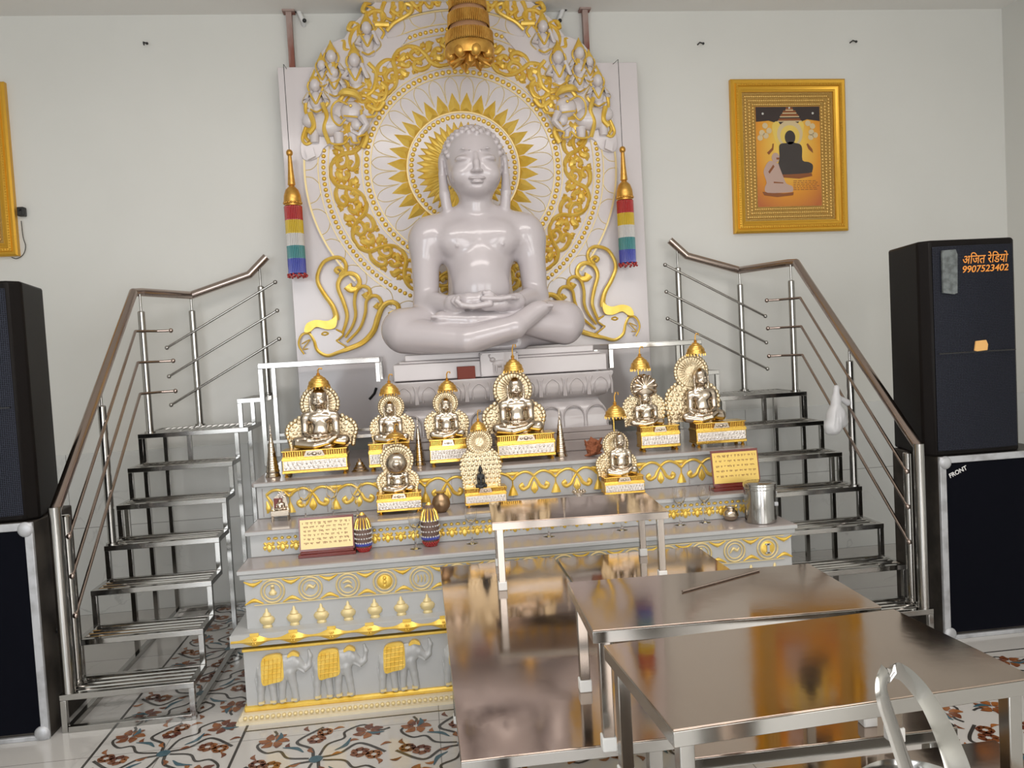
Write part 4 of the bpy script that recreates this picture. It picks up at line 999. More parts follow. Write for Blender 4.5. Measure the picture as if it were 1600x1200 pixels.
    if umb:
        uu, uw, v0, v1, vt = umb; ux = X(uu, v0); yy = yb-.0 if kind != 'x' else yb
        uy = yb-px(uw)*.35
        umbrella(t, ux, uy, Zv(v0, uu), px(uw), Zv(v1, uu)-Zv(v0, uu), Zv(vt, uu)-Zv(v1, uu))
        MB().tube([(ux, yb+.006, hZ+hR*.6), (ux, yb+.006, Zv(v1, uu)-.004), (ux, uy, Zv(v1, uu)-.004)], px(1.2)).build('umbrella_stem', 'brass', t)
    return t
ZT1 = T1
idol('largest left silver idol on a gold stand, leftmost on the upper shelf', 448, 547, 739, 702, 499, 90, 606, (494, 634, 28), ZT1, (494, 34, 606, 586, 576))
idol('small silver idol on gold stand, second from the left on the upper shelf', 579, 643, 731, 692, 611, 56, 627, (610, 638, 19), ZT1, (608, 31, 616, 598, 585))
idol('small silver idol on gold stand, just left of the tall central idol', 672, 731, 726, 686, 700, 57, 622, (697, 632, 18.5), ZT1, (700, 30, 611, 594, 581))
idol('tall silver idol under a pointed gold umbrella, centre of the upper shelf', 768, 861, 711, 679, 813, 84, 589, (806, 611, 29), ZT1, (806, 32, 580, 560, 537), plw=.98)
idol('silver idol with a serpent hood of snake heads over its head', 988, 1053, 700, 666, 1017, 58, 612, (1013, 606, 19), ZT1, (1006, 32, 577, 556, 541), kind='hood')
idol('large silver idol on gold stand, rightmost on the upper shelf', 1075, 1160, 695, 660, 1108, 76, 574, (1093, 582, 27), ZT1, (1097, 31, 553, 534, 520))
G2 = 'silver idols on the middle altar shelf'
idol('silver idol behind a round mirror disc, front left on the middle shelf', 590, 660, 803, 771, 622, 52, 720, (619, 723, 24), T2, (617, 29, 686, 676, 664), kind='disc', grp=G2)
h_ = idol('gold stand with pale halo plate and tiny dark figure, on the middle shelf', 727, 793, 787, 762, 757, 0, 700, (750, 692, 19), T2, (748, 25, 672, 658, 640), grp=G2)
idol('silver idol with raised umbrella, front right of the middle shelf', 944, 1010, 771, 745, 977, 54, 677, (969, 698, 20), T2, (966, 34, 652, 633, 613), grp=G2)
# tiny dark figure on the empty stand
c = bpy.data.objects.new('dark_figure', bpy.data.meshes.new_from_object(bpy.data.objects.new('tmp', small_mesh))); c.data.materials.clear(); c.data.materials.append(M['dark']); COL.objects.link(c); c.parent = h_
q = atY(752, 762, h_.location.y-.02); c.location = Vector((q.x, h_.location.y-.03, q.z))-h_.location; c.scale = (.05, .05, .085)
# tiny silver throne on the left of the middle shelf
p = atZ(438, 815, T2); t = thing('silver_throne', 'tiny silver throne idol at the left end of the middle shelf', 'idol', tuple(p)); k = p.y/CF
a = MB(); a.box(p.x-14*k, p.x+14*k, p.y, p.y+.05, p.z+8*k, p.z+17*k); a.build('seat', 'silver', t, .003)
a = MB()
for sx in (-1, 1):
    for sy in (0, 1): MB().tube([(p.x+sx*12*k, p.y+.008+sy*.034, p.z), (p.x+sx*12*k, p.y+.008+sy*.034, p.z+9*k)], [.006, .004], 8).build('leg', 'silver', t)
a = MB(); a.plate([(p.x-12*k, p.z+17*k), (p.x-9*k, p.z+36*k), (p.x, p.z+42*k), (p.x+9*k, p.z+36*k), (p.x+12*k, p.z+17*k)], p.y+.035, p.y+.045); a.build('throne_back', 'silver', t)
MB().box(p.x-9*k, p.x+4*k, p.y+.020, p.y+.034, p.z+20*k, p.z+35*k).build('red_reflection', 'wood', t, .003)  # maroon reflection in the silver, modelled as a small red block
a = MB()
for i in range(8): a.stroke([(p.x+3*k, p.z+40*k), (p.x+3*k+6*k*math.cos(i*PI/4), p.z+40*k+6*k*math.sin(i*PI/4))], [.002, .005], p.y+.03, .004, 2, False)
a.build('rosette', 'frieze', t)
f = bpy.data.objects.new('figure', mini_mesh); COL.objects.link(f); f.parent = t; f.scale = (.05, .04, .04); f.location = (0, .02, 17*k)

# ------------------------------------------------------------------ small things on the shelves
def cone(label, u, v0, v1, w, Z):
    p = atZ(u, v0, Z); k = p.y/CF; h = atY(u, v1, p.y).z-Z; r = w*k/2
    t = thing('silver_spire', label, 'spire', tuple(p), 'silver spires on the upper shelf')
    pr = [(r*1.0, 0), (r*1.05, .01*h), (r*.9, .06*h)]
    for i in range(7): f0 = .08+.085*i; rr = r*(.88-.085*i); pr += [(rr, f0*h), (rr*1.06, (f0+.02)*h), (rr*.97, (f0+.05)*h)]
    pr += [(r*.22, .70*h), (r*.26, .72*h), (r*.12, .77*h)]
    MB().lathe(pr, tuple(p), 20).build('body', 'silver', t)
    MB().lathe([(r*.1, .76*h), (r*.2, .80*h), (r*.06, .83*h), (r*.15, .87*h), (r*.05, .9*h), (r*.1, .93*h), (r*.02, h)], tuple(p), 12).build('spire_tip', 'frieze', t)
cone('tall silver spire left of the leftmost idol', 427, 745, 662, 22, ZT1)
cone('silver spire between the two small idols left of centre', 656, 727, 650, 18, ZT1)
cone('silver spire right of the tall central idol', 877, 713, 636, 20, ZT1)
def lathe_thing(name, label, cat, u, v, Z, prof, m, n=24, grp=None, part=None):
    p = atZ(u, v, Z); k = p.y/CF
    o = MB().lathe([(r*k, z*k) for r, z in prof], (0, 0, 0), n).build(name, m, None, local=True); o.location = p
    return tag(o, label, cat, grp)
o = lathe_thing('silver_bell', 'small ringed silver bell lid beside the leftmost idol', 'bell', 563, 737, ZT1, [(13, 0), (13.5, 2), (10, 4), (10.5, 6), (7.5, 8), (8, 10), (5.5, 12), (5, 15), (2, 17), (2.5, 19), (0.5, 21)], 'silver')
p = atZ(928, 712, ZT1); s = SDF(axis((-.07, .07, .005)), axis((-.06, .06, .005)), axis((-.006, .13, .005)))
s.ell((0, 0, .05), (.045, .042, .048), .01)
random.seed(3)
for i in range(34):
    t_ = random.random()*2*PI; z = random.random()*.09; s.cap((.03*math.cos(t_), .03*math.sin(t_), .01+z*.6), (.05*math.cos(t_+.3), .05*math.sin(t_+.3), .01+z), .008, .004, .008)
s.cap((0, 0, .07), (-.012, 0, .105), .02, .006, .01); s.cap((-.03, -.02, .01), (-.06, -.03, .008), .010, .004, .006)
o = bpy.data.objects.new('coconut', s.mesh('coconut', 'terra')); COL.objects.link(o); o.location = p; tag(o, 'brown husked coconut on the upper shelf behind the front right idol', 'coconut')
p = atZ(690, 800, T2); k = p.y/CF
t = thing('brass_pot', 'round dull brass pot right of the mirror disc idol', 'pot', tuple(p))
MB().lathe([(7*k, 0), (8*k, 1*k), (13.5*k, 8*k), (14.5*k, 15*k), (12*k, 23*k), (6*k, 28*k), (5.5*k, 30*k), (8*k, 32*k), (7*k, 32.5*k), (4*k, 29*k)], tuple(p), 28).build('bowl', 'dull_brass', t)
MB().lathe([(8.2*k, 31*k), (8.4*k, 32.2*k), (7.6*k, 33*k)], tuple(p), 24).build('rim', 'brass', t)
# bead covered hanging ornaments
for (u, v0, v1, w, lab) in ((568, 844, 801, 27, 'bead covered ornament with gold stripes right of the front plaque'), (672, 826, 785, 30, 'bead covered ornament with gold stripes in front of the round brass pot')):
    p = atZ(u, v0, T3); p.y = Y2_-.035; p.x = atY(u, v0, p.y).x; z0 = atY(u, v0, p.y).z; z1 = atY(u, v1, p.y).z; k = p.y/CF; h = z1-z0; r = w*k/2
    z0 = T3; h = z1-z0
    t = thing('beaded_ornament', lab, 'ornament', (p.x, p.y, z0), 'bead ornaments before the middle shelf')
    MB().lathe([(.02, 0), (.03, .01), (r*.8, .10*h), (r*.96, .35*h), (r*.9, .6*h), (r*.7, .78*h), (r*.5, .92*h), (r*.1, h)], (p.x, p.y, z0), 20).build('core', 'beadcore', t)
    for nm, m_, f0, f1 in (('red_beads', 'bead_red', .02, .11), ('blue_beads', 'bead_blue', .18, .22), ('clear_beads', 'bead_clear', .24, .60)):
        a = MB()
        for i in range(20):
            for j in range(4):
                th = 2*PI*(i+(j % 2)*.5)/20; f_ = f0+(f1-f0)*j/3; rr = r*np.interp(f_, [0, .1, .35, .6, .78], [.5, .82, .98, .93, .72])
                a.ball((p.x+rr*math.cos(th), p.y+rr*math.sin(th), z0+f_*h), .0048, 6, 4)
        a.build(nm, m_, t)
    a = MB()
    for i in range(14):
        th = 2*PI*i/14; a.tube([(p.x+r*.93*math.cos(th), p.y+r*.93*math.sin(th), z0+.6*h), (p.x+r*.72*math.cos(th), p.y+r*.72*math.sin(th), z0+.8*h), (p.x+r*.1*math.cos(th), p.y+r*.1*math.sin(th), z0+h)], .004, 6)
    a.build('gold_stripes', 'brass', t)
# glass goblets: one master copied
def goblet():
    k = 1.0; pr = [(.030, .0005), (.030, .002), (.010, .0045), (.0045, .02), (.004, .085), (.006, .095), (.018, .108), (.027, .125), (.031, .15), (.030, .185), (.0285, .185), (.0295, .15), (.0255, .127), (.016, .112), (.003, .104)]
    o = MB().lathe(pr, (0, 0, 0), 28, cap=True).mesh('glass_goblet', 'glass'); return o
gm = goblet()
gl = [((650, 857), 'clear glass goblet on lower shelf under the mirror disc idol', 1.0), ((738, 849), 'clear glass goblet on lower shelf just left of the small steel table', 1.0), ((858, 838), 'clear glass goblet behind the left half of the small steel table', 1.0), ((972, 828), 'clear glass goblet behind the right half of the small steel table', 1.0), ((1063, 820), 'clear glass goblet just right of the small steel table', 1.05), ((1102, 816), 'clear glass goblet next to the small silver pot', 1.05)]
for (uv, lab, sc_) in gl:
    o = bpy.data.objects.new('glass_goblet', gm); COL.objects.link(o); o.location = atZ(*uv, T3); o.scale = (sc_,)*3; tag(o, lab, 'glass', 'glass goblets on the altar')
for (u, lab) in ((478, 'glass goblet on middle shelf nearest the tiny silver throne'), (521, 'glass goblet on middle shelf behind the middle of the left plaque'), (559, 'glass goblet on middle shelf behind the right end of the left plaque')):
    o = bpy.data.objects.new('glass_goblet', gm); COL.objects.link(o); o.location = atZ(u, 812-(u-478)*.08, T2); o.scale = (.95,)*3; tag(o, lab, 'glass', 'glass goblets on the altar')
p = atZ(1142, 813, T3); k = p.y/CF
t = thing('silver_pot', 'small round silver pot left of the steel canister', 'pot', tuple(p))
MB().lathe([(6*k, 0), (10*k, 3*k), (13*k, 9*k), (11*k, 15*k), (7*k, 18*k), (7*k, 20*k), (9*k, 22*k), (5*k, 20*k)], tuple(p), 24).build('bowl', 'silver', t)
MB().ball((p.x, p.y, p.z+20*k), (6*k, 6*k, 4*k), 14, 8).build('lid', 'frieze', t)
p = atZ(905, 781, T2); t = thing('silver_lamp', 'small dark silver lamp on the middle shelf right of centre', 'lamp', tuple(p)); k = p.y/CF
MB().lathe([(11*k, 0), (12*k, 2*k), (5*k, 4*k), (3*k, 8*k), (10*k, 11*k), (12*k, 13*k), (9*k, 13*k)], tuple(p), 20).build('dish', 'frieze', t)
a = MB()
for i in range(5): a.ball((p.x+8*k*math.cos(i*PI*2/5), p.y+8*k*math.sin(i*PI*2/5), p.z+14*k), 3*k, 8, 6)
a.build('wick_cups', 'silver', t)
# steel canister
p = atZ(1190, 815, T3); p = Vector((p.x, 3.965, T3)); k = p.y/CF; hC = atY(1190, 752, p.y).z-T3; r = 25.5*k
t = thing('steel_canister', 'polished steel canister with round lid at the right end of the lower shelf', 'canister', tuple(p))
MB().lathe([(r*.96, 0), (r, .004), (r, hC*.80), (r*.99, hC*.82)], tuple(p), 48).build('body', 'steel', t)
MB().lathe([(r*1.0, hC*.82), (r*1.05, hC*.825), (r*1.05, hC*.90), (r*1.03, hC*.92), (r*1.06, hC*.93), (r*1.04, hC*.97), (r*.9, hC), (r*.2, hC*1.01)], tuple(p), 48).build('lid', 'steel', t)
MB().box(p.x+r*.62, p.x+r*.86, p.y-r*.82, p.y-r*.60, p.z+hC*.42, p.z+hC*.52).build('latch', 'alu', t, .003)
# plaques
def plaque(label, pts, Z, m, nlines, ybase, head):
    (ul, vl), (ur, vr), vtop = pts
    p0, p1 = atZ(ul, vl, Z), atZ(ur, vr, Z); Y = min((p0.y+p1.y)/2, 3.985 if Z < .8 else 4.22); x0, x1 = atY(ul, vl, Y).x, atY(ur, vr, Y).x; zt = atY(ul, vtop, Y).z
    t = thing('text_plaque', label, 'plaque', ((x0+x1)/2, Y, Z)); cx = (x0+x1)/2; w = x1-x0
    MB().box(x0, x1, Y, Y+.05, Z, Z+.016).box(x0+.01, x1-.01, Y+.008, Y+.04, Z+.016, Z+.028).build('foot', 'wood', t, .002)
    th = math.radians(9); yb0 = Y+.02; zb = Z+.028; hh = (zt-zb)
    R_ = Matrix.Rotation(-th, 4, 'X')
    def lay(mb, name, mm, par=t):
        o = mb.build(name, mm, par, local=True); o.matrix_local = Matrix.Translation(Vector((cx, yb0, zb))-Vector(root_loc(par)))@R_ if par is t else Matrix.Identity(4); return o
    bo = lay(MB().box(-w*.48, w*.48, 0, .008, 0, hh), 'board', 'wood')
    fo_ = lay(MB().box(-w*.455, w*.455, -.0015, 0, hh*.06, hh*.93), 'foil_sheet', m, bo)
    # engraved lines: broken runs hanging from a head line (the characters are too small to read)
    a = MB(); rnd = random.Random(5+nlines)
    for i in range(nlines):
        z = hh*.84-i*hh*.72/nlines; x = -w*.36 if i == 0 else -w*.40; xe_ = w*.36 if i == 0 else w*.40; s_ = 1.3 if i == 0 else 1
        while x < xe_:
            l = rnd.uniform(.03, .09)*w; l = min(l, xe_-x+.002); a.box(x, x+l, -.0024, -.0016, z, z+.0018*s_)
            y = x+.003
            while y < x+l-.002:
                hgt = rnd.uniform(.004, .0085)*s_; a.box(y, y+.0014, -.0024, -.0016, z-hgt, z)
                if rnd.random() < .55: a.box(y, y+.0045, -.0024, -.0016, z-hgt*rnd.uniform(.5, 1), z-hgt*.45)
                if rnd.random() < .2: a.box(y, y+.003, -.0024, -.0016, z+.003, z+.0045)
                y += rnd.uniform(.0045, .007)
            x += l+rnd.uniform(.006, .012)
    for sx in (-1, 1): a.box(sx*w*.41-.001, sx*w*.41+.001, -.0024, -.0016, hh*.80, hh*.85)
    lay(a, 'text_lines', 'ink', bo)
plaque('pale plaque of text in a maroon frame, front left on lower shelf', ((466, 873), (556, 864), 812), T3, 'cream', 6, 0, 1)
plaque('yellow plaque of text in a maroon frame, right end of middle shelf', ((1116, 770), (1193, 762), 706), T2, 'cream2', 5, 0, 1)
# hook behind the small idol
a = MB().tube([tuple(atY(u, v, 5.57)) for u, v in ((588, 606), (585, 615), (580, 621), (577, 624))], .009, 8)
tag(a.build('black_hook', 'dark', None), 'small black curved hook on the slab left of the lotus pedestal', 'hook')
# ------------------------------------------------------------------ steel stairs (left and mirrored right)
XS, RB, RA, RG, RY0, RR = .434, 2.1686, 1.5676, .2155, 3.8714, .18
def staircase(side, label):
    X = lambda o: XS+side*o           # o = distance outwards from the axis
    t = thing('steel_staircase', label, 'staircase', (X(RB), RY0, 0))
    sq = .028
    # floor frame
    MB().bar((X(RB-.03), RY0+.02, .014), (X(RB-.03), 5.62, .014), sq).build('floor_bar', 'steel', t, .002)
    MB().bar((X(RA+.02), RY0+.02, .014), (X(RA+.02), 5.62, .014), sq).build('floor_bar', 'steel', t, .002)
    MB().bar((X(RB-.03), 5.62, .014), (X(RA+.02), 5.62, .014), sq).build('floor_bar', 'steel', t, .002)
    MB().bar((X(RB-.03), RY0+.012, .014), (X(RA+.02), RY0+.012, .014), sq).build('floor_bar', 'steel', t, .002)
    def tread(x0, x1, y0, y1, z, along='x', nb=4):
        lo, hi = min(x0, x1), max(x0, x1); a = MB()
        a.box(lo, hi, y0, y0+sq, z-sq, z).box(lo, hi, y1-sq, y1, z-sq, z).box(lo, lo+sq, y0+sq, y1-sq, z-sq, z).box(hi-sq, hi, y0+sq, y1-sq, z-sq, z)
        fr = a.build('tread_frame', 'steel', t, .002)
        a = MB()
        if along == 'x':
            for i in range(nb): y = y0+sq+(y1-y0-2*sq)*(i+.5)/nb; a.tube([(lo+sq*.6, y, z-.010), (hi-sq*.6, y, z-.010)], .0085, 8)
        else:
            for i in range(nb): x = lo+sq+(hi-lo-2*sq)*(i+.5)/nb; a.tube([(x, y0+sq*.6, z-.010), (x, y1-sq*.6, z-.010)], .0085, 8)
        a.build('tread_bars', 'steel', fr)
    def leg(x, y, z0, z1, w=.026): MB().box(X(x)-w/2, X(x)+w/2, y, y+w, z0, z1).build('upright', 'steel', t, .0015)
    for k in range(6):
        z = (k+1)*RR; y = RY0+k*RG
        tread(X(RB), X(RA), y, y+.236, z)
        for x in (RB-.014, RA+.014): leg(x, y+.001, z-RR, z-sq)
    z = 7*RR; y = RY0+6*RG
    tread(X(RB), X(RA-.06), y, 5.60, z, 'y', 16)
    for x in (RB-.014, RA+.014, RA+.30): leg(x, y+.001, z-RR, z-sq)
    for (x, yy) in ((RB-.03, 4.80), (RB-.03, y+.002), (RB-.03, 5.59), (RA+.02, 4.80), (RA+.02, 5.19), (RA+.02, 5.59)):
        zt = min(7*RR, (int((yy-RY0)/RG)+1)*RR)-sq; leg(x, yy, .028, zt)
    # turned upper steps towards the statue
    tread(X(RA), X(RA-.165), y+.02, 5.60, 8*RR, 'x', 9)
    leg(RA-.014, y+.022, 7*RR, 8*RR-sq); leg(RA-.014, 5.57, 7*RR, 8*RR-sq)
    # posts, pins and handrail
    xo = RB-.035
    def post(P, z0, z1, zp, r=.0215):
        o = MB().tube([(P[0], P[1], z0), (P[0], P[1], z1-.006), (P[0], P[1], z1)], [r, r, r*.75], 18).lathe([(r*1.5, z0), (r*1.5, z0+.012), (r, z0+.014)], (P[0], P[1], 0), 18).build('post', 'steel', t)
        if zp: MB().tube([(P[0], P[1], z1-.003), (P[0], P[1], zp)], .007, 10).build('pin', 'steel', o)
    zl = 7*RR
    pA = (X(xo), RY0+.03); pB = (X(xo), RY0+.13); p2 = (X(xo), RY0+3*RG+.03); p3 = (X(xo-.03), 5.20); p4 = (X(xo-.23), 5.585); p5 = (X(RA-.12), 5.585)
    zA = RR+.86; z2 = 4*RR+.86; z3 = zl+.86
    sl = (z3-zA)/(5.20-pA[1])
    hz_ = lambda yy: zA+(yy-pA[1])*sl
    post(pB, RR, hz_(pB[1])-.13, None, .024); post(p2, 4*RR, hz_(p2[1])-.10, hz_(p2[1])); post(p3, zl, z3-.105, z3); post(p4, zl, zl+.77, zl+.86); post(p5, 8*RR, 8*RR+.73, zl+.86+.19)
    r = .026
    MB().tube([(pA[0], pA[1], RR), (pA[0], pA[1], zA+.01)], r*1.05, 18).build('newel_post', 'steel', t)
    pts = [(pA[0], pA[1], zA-.01), (X(xo), 5.18, z3+.01), (p3[0], 5.24, z3+.015), (p4[0], 5.585, zl+.87), (X(RA-.05), 5.585, zl+.87+.12), (X(RA-.17), 5.585, zl+1.105)]
    # mitred rail segments
    a = MB()
    for i in range(len(pts)-1): a.tube([pts[i], pts[i+1]], r, 18)
    for p in pts[:-1]: a.ball(p, r*1.0, 14, 10)
    a.build('handrail', 'rail', t)
    for dz in (.20, .39, .58):
        a = MB(); z0 = hz_(pB[1])-dz-.02; z1 = z3-dz-.03
        a.tube([(X(xo-.02), pB[1]-.02, z0-.01), (X(xo-.02), 5.10, z1), (X(xo-.02), 5.10, z1), (X(xo-.10), 5.24, z1), (X(xo-.18), 5.26, z1)], .0085, 10); a.ball((X(xo-.18), 5.26, z1), .015)
        a.ball((X(xo-.02), pB[1]-.02, z0-.01), .014)
        a.build('baluster_rod', 'rail', t)
        a = MB(); zz0 = zl+.55-(dz-.20)*1.0-.02
        A_ = (X(xo-.06), 5.56, zz0); B_2 = (X(RA-.22), 5.56, zz0+.40)
        a.tube([A_, B_2], .0085, 10); a.ball(A_, .015); a.ball(B_2, .015)
        a.build('baluster_rod', 'steel', t)
    return t
staircase(-1, 'steel staircase with handrail left of the altar')
staircase(1, 'steel staircase with handrail right of the altar')
def platform(side, label):
    X = lambda o: XS+side*o; t = thing('steel_platform', label, 'platform', (X(1.0), 5.1, T1)); sq = .03; zt = 9*RR+.03
    inn = .665 if side < 0 else .78; lo, hi = sorted((X(1.40), X(inn)))
    y0, y1 = 5.03, 5.50; a = MB()
    a.box(lo, hi, y0, y0+sq, zt-sq, zt).box(lo, hi, y1-sq, y1, zt-sq, zt).box(lo, lo+sq, y0+sq, y1-sq, zt-sq, zt).box(hi-sq, hi, y0+sq, y1-sq, zt-sq, zt); a.build('top_frame', 'steel', t, .003)
    MB().box(lo+.002, hi-.002, y0+.002, y1-.002, zt-.004, zt+.004).build('top_sheet', 'steel', t, .002)
    for o in (1.385, inn+.016):
        for yy in (y0+.001, y1-.029): x = X(o); MB().box(x-.014, x+.014, yy, yy+.028, T1 if o > 1 else 1.50, zt-sq).build('leg', 'steel', t, .002)
    MB().bar((X(1.385), y0+.015, 1.17), (X(.70 if side < 0 else .78), y0+.015, 1.17), .022).build('stretcher', 'steel', t, .002)
    MB().bar((X(1.385), y1-.015, 1.17), (X(.70 if side < 0 else .78), y1-.015, 1.17), .022).build('stretcher', 'steel', t, .002)
platform(-1, 'raised steel platform between the left stairs and the statue'); platform(1, 'raised steel platform between the right stairs and the statue')

# plastic bag tied to the right rail
q = atY(1308, 640, 4.52); s = SDF(axis((-.09, .09, .006)), axis((-.05, .05, .006)), axis((-.17, .17, .006)))
s.chain([(.0, 0, .13), (-.005, 0, .06), (-.01, 0, -.03), (-.03, 0, -.10)], [.018, .022, .045, .052], .03)
s.cap((.02, 0, -.02), (.03, 0, -.08), .03, .03, .02); s.cap((.0, 0, .08), (.075, .01, .035), .012, .02, .01); s.cap((-.05, 0, -.10), (-.06, 0, -.13), .02, .012, .02)
for x in (-.04, -.012, .018): s.cap((x*.3, -.04, .05), (x, -.062, -.12), .006, .014, .008, True)
o = bpy.data.objects.new('plastic_bag', s.mesh('plastic_bag', 'bag')); COL.objects.link(o); o.location = (q.x, q.y-.0, q.z); tag(o, 'crumpled white plastic bag hanging from the right stair rods', 'bag')

# ------------------------------------------------------------------ low steel tables
def table(name, label, x0, x1, y0, y1, zt, zf, rot=0, legw=.028, ins=.03, grp=None, feet=True, rim=.032):
    cx, cy = (x0+x1)/2, (y0+y1)/2; w, d = (x1-x0)/2, (y1-y0)/2
    t = thing(name, label, 'table', (cx, cy, zf), grp); t.rotation_euler[2] = rot; z = zt-zf
    a = MB(); a.box(-w, w, -d, d, z-.004, z)
    a.build('top_sheet', 'top', t, .0015, local=True)
    a = MB()
    a.box(-w, w, -d, -d+.003, z-rim, z-.004).box(-w, w, d-.003, d, z-rim, z-.004).box(-w, -w+.003, -d+.003, d-.003, z-rim, z-.004).box(w-.003, w, -d+.003, d-.003, z-rim, z-.004)
    a.build('rim', 'steel', t, .001, local=True)
    for sx in (-1, 1):
        for sy in (-1, 1):
            x, y = sx*(w-ins), sy*(d-ins)
            l = MB().box(x-legw/2, x+legw/2, y-legw/2, y+legw/2, .03 if feet else 0, z-.004).build('leg', 'steel', t, .002, local=True)
            if feet: MB().box(x-legw*.62, x+legw*.62, y-legw*.62, y+legw*.62, 0, .034).build('rubber_foot', 'rubber', l, .003, local=True)
    return t
G = 'low steel worship tables'
ZL = .70
table('steel_bench', 'long lower steel bench with dark worn rim, left, under the small table', .045, .565, 1.865, 3.60, ZL, 0, ins=.04, legw=.035)
table('steel_bench', 'long lower steel bench on the right, mostly beneath the two near tables', .575, 1.235, 1.76, 3.57, ZL, 0, ins=.04, legw=.035)
table('steel_bench', 'lower steel bench nearest the camera, at the bottom edge under the front table', .12, 1.30, 1.12, 1.72, ZL-.02, 0, ins=.04, legw=.035)
def quadtab(label, c, zt, h):
    P = [atZ(*p, zt) for p in c]      # front-left, front-right, back-right, back-left
    x0 = (P[0].x+P[3].x)/2; x1 = (P[1].x+P[2].x)/2; y0 = (P[0].y+P[1].y)/2; y1 = (P[2].y+P[3].y)/2
    rot = math.atan2(P[1].y-P[0].y, P[1].x-P[0].x)*.5+math.atan2(P[2].y-P[3].y, P[2].x-P[3].x)*.5
    table('steel_table', label, x0, x1, y0, y1, zt, zt-h, rot, grp=G)
quadtab('small steel table farthest from the camera, before the altar steps', ((768, 818), (1045, 797), (1008, 770), (764, 784)), .98, .28)
quadtab('middle steel table, its front edge overlapping the nearest table', ((924, 985), (1380, 948), (1262, 880), (888, 910)), 1.0, .30)
quadtab('nearest steel table, lower right, its top mirroring the framed picture', ((1066, 1146), (1622, 1052), (1392, 955), (932, 1005)), 1.0, .30)
a, b = atZ(1066, 924, 1.003), atZ(1186, 891, 1.003); tag(MB().tube([tuple(a), tuple(b)], .0028, 8).build('incense_stick', 'rail', None), 'thin metal stick lying on the middle steel table', 'stick')
# steel pail whose tall flat handle stands up in front of the nearest table
YK = 1.0
pc = atY(1425, 1230, YK); r_ = .075
t = thing('steel_pail', 'bright steel band handle of a pail rising before the nearest table, bottom right', 'pail', (pc.x+.02, YK+.02, ZL-.02))
MB().lathe([(.055, ZL-.02), (.058, ZL-.015), (.074, pc.z-.02), (.078, pc.z-.015), (.074, pc.z-.012), (.07, pc.z-.02), (.055, ZL-.01)], (pc.x+.02, YK+.02, 0), 32).build('body', 'steel', t)
hp_ = catmull(np.array([tuple(atY(u, v, y)) for u, v, y in ((1432, 1245, 1.0), (1412, 1190, 1.0), (1392, 1130, 1.0), (1377, 1080, 1.0), (1384, 1052, 1.01), (1408, 1050, 1.03), (1440, 1082, 1.04), (1466, 1125, 1.03), (1486, 1170, 1.01), (1500, 1215, 1.0), (1505, 1250, 1.0))]), 6)
a = MB(); vs = []; n = len(hp_)
for i, p in enumerate(hp_):
    f = i/(n-1); hw = np.interp(f, [0, .35, .5, .7, 1], [.015, .014, .011, .018, .023]); T_v = Vector(hp_[min(i+1, n-1)])-Vector(hp_[max(i-1, 0)]); T_v.normalize()
    ang = np.interp(f, [0, .4, .6, 1], [.45, .5, .3, .1]); side_ = (Vector((1, 0, 0))*math.cos(ang)+Vector((0, 1, 0))*math.sin(ang)); side_ = (side_-T_v*side_.dot(T_v)).normalized(); nn = T_v.cross(side_)
    P = Vector(p)
    vs.append([P-side_*hw, P-side_*hw*.6-nn*.0035, P-nn*.005, P+side_*hw*.6-nn*.0035, P+side_*hw, P+side_*hw*.6+nn*.001, P+nn*.001, P-side_*hw*.6+nn*.001])
a.loft([[tuple(q) for q in r] for r in vs]); a.build('handle', 'steel', t)

# ------------------------------------------------------------------ loudspeakers
def textmesh(s, size, m, name, off=.0, ex=.001):
    c = bpy.data.curves.new(name, 'FONT'); c.body = s; c.size = size; c.extrude = ex; c.offset = off; c.align_x = 'CENTER'
    o = bpy.data.objects.new(name, c); COL.objects.link(o); bpy.context.view_layer.update()
    me = bpy.data.meshes.new_from_object(o.evaluated_get(bpy.context.evaluated_depsgraph_get())); me.name = name
    bpy.data.objects.remove(o); me.materials.clear(); me.materials.append(M[m]); return me
def speaker_top(label, xr0, xr1, yf, z0, z1, side):
    """body with chamfered sides; mesh grille in front"""
    t = thing('loudspeaker', label, 'speaker', ((xr0+xr1)/2, yf, z0)); w = xr1-xr0; d = .42
    out = [(xr0, yf+.05), (xr0+.045, yf+.0), (xr1-.045, yf+.0), (xr1, yf+.05), (xr1-.07, yf+d), (xr0+.07, yf+d)]
    a = MB(); a.loft([[(x, y, z) for x, y in out] for z in (z0, z1)]); a.build('cabinet', 'black', t, .012)
    # curved perforated grille
    a = MB(); n = 12; rows = []
    gx0, gx1 = xr0+.05, xr1-.05; vs = []
    for j in range(2):
        for i in range(n+1):
            f = i/n; x = gx0+(gx1-gx0)*f; y = yf-.004-.018*math.sin(PI*f); vs.append((x, y, z0+.03 if j == 0 else z1-.035))
    vs2 = [(x, yf-.0005, z) for x, y, z in vs]
    k = n+1; fs = [(i, i+1, k+i+1, k+i) for i in range(n)]+[(2*k+i, 2*k+k+i, 2*k+k+i+1, 2*k+i+1) for i in range(n)]
    fs += [(i, 2*k+i, 2*k+i+1, i+1) for i in range(n)]+[(k+i, k+i+1, 3*k+i+1, 3*k+i) for i in range(n)]
    a.add(vs+vs2, fs)
    g = a.build('grille', M['grille'], t)
    a = MB(); a.box(gx0+.01, gx1-.01, yf-.025, yf-.02, z0+(z1-z0)*.475, z0+(z1-z0)*.48); a.build('grille_seam', 'alu' if False else 'dark', t)
    return t
m = mat('perforated steel grille', (.018, .022, .035), metal=.3, rough=.5); N, L = nt(m); b = N['Principled BSDF']
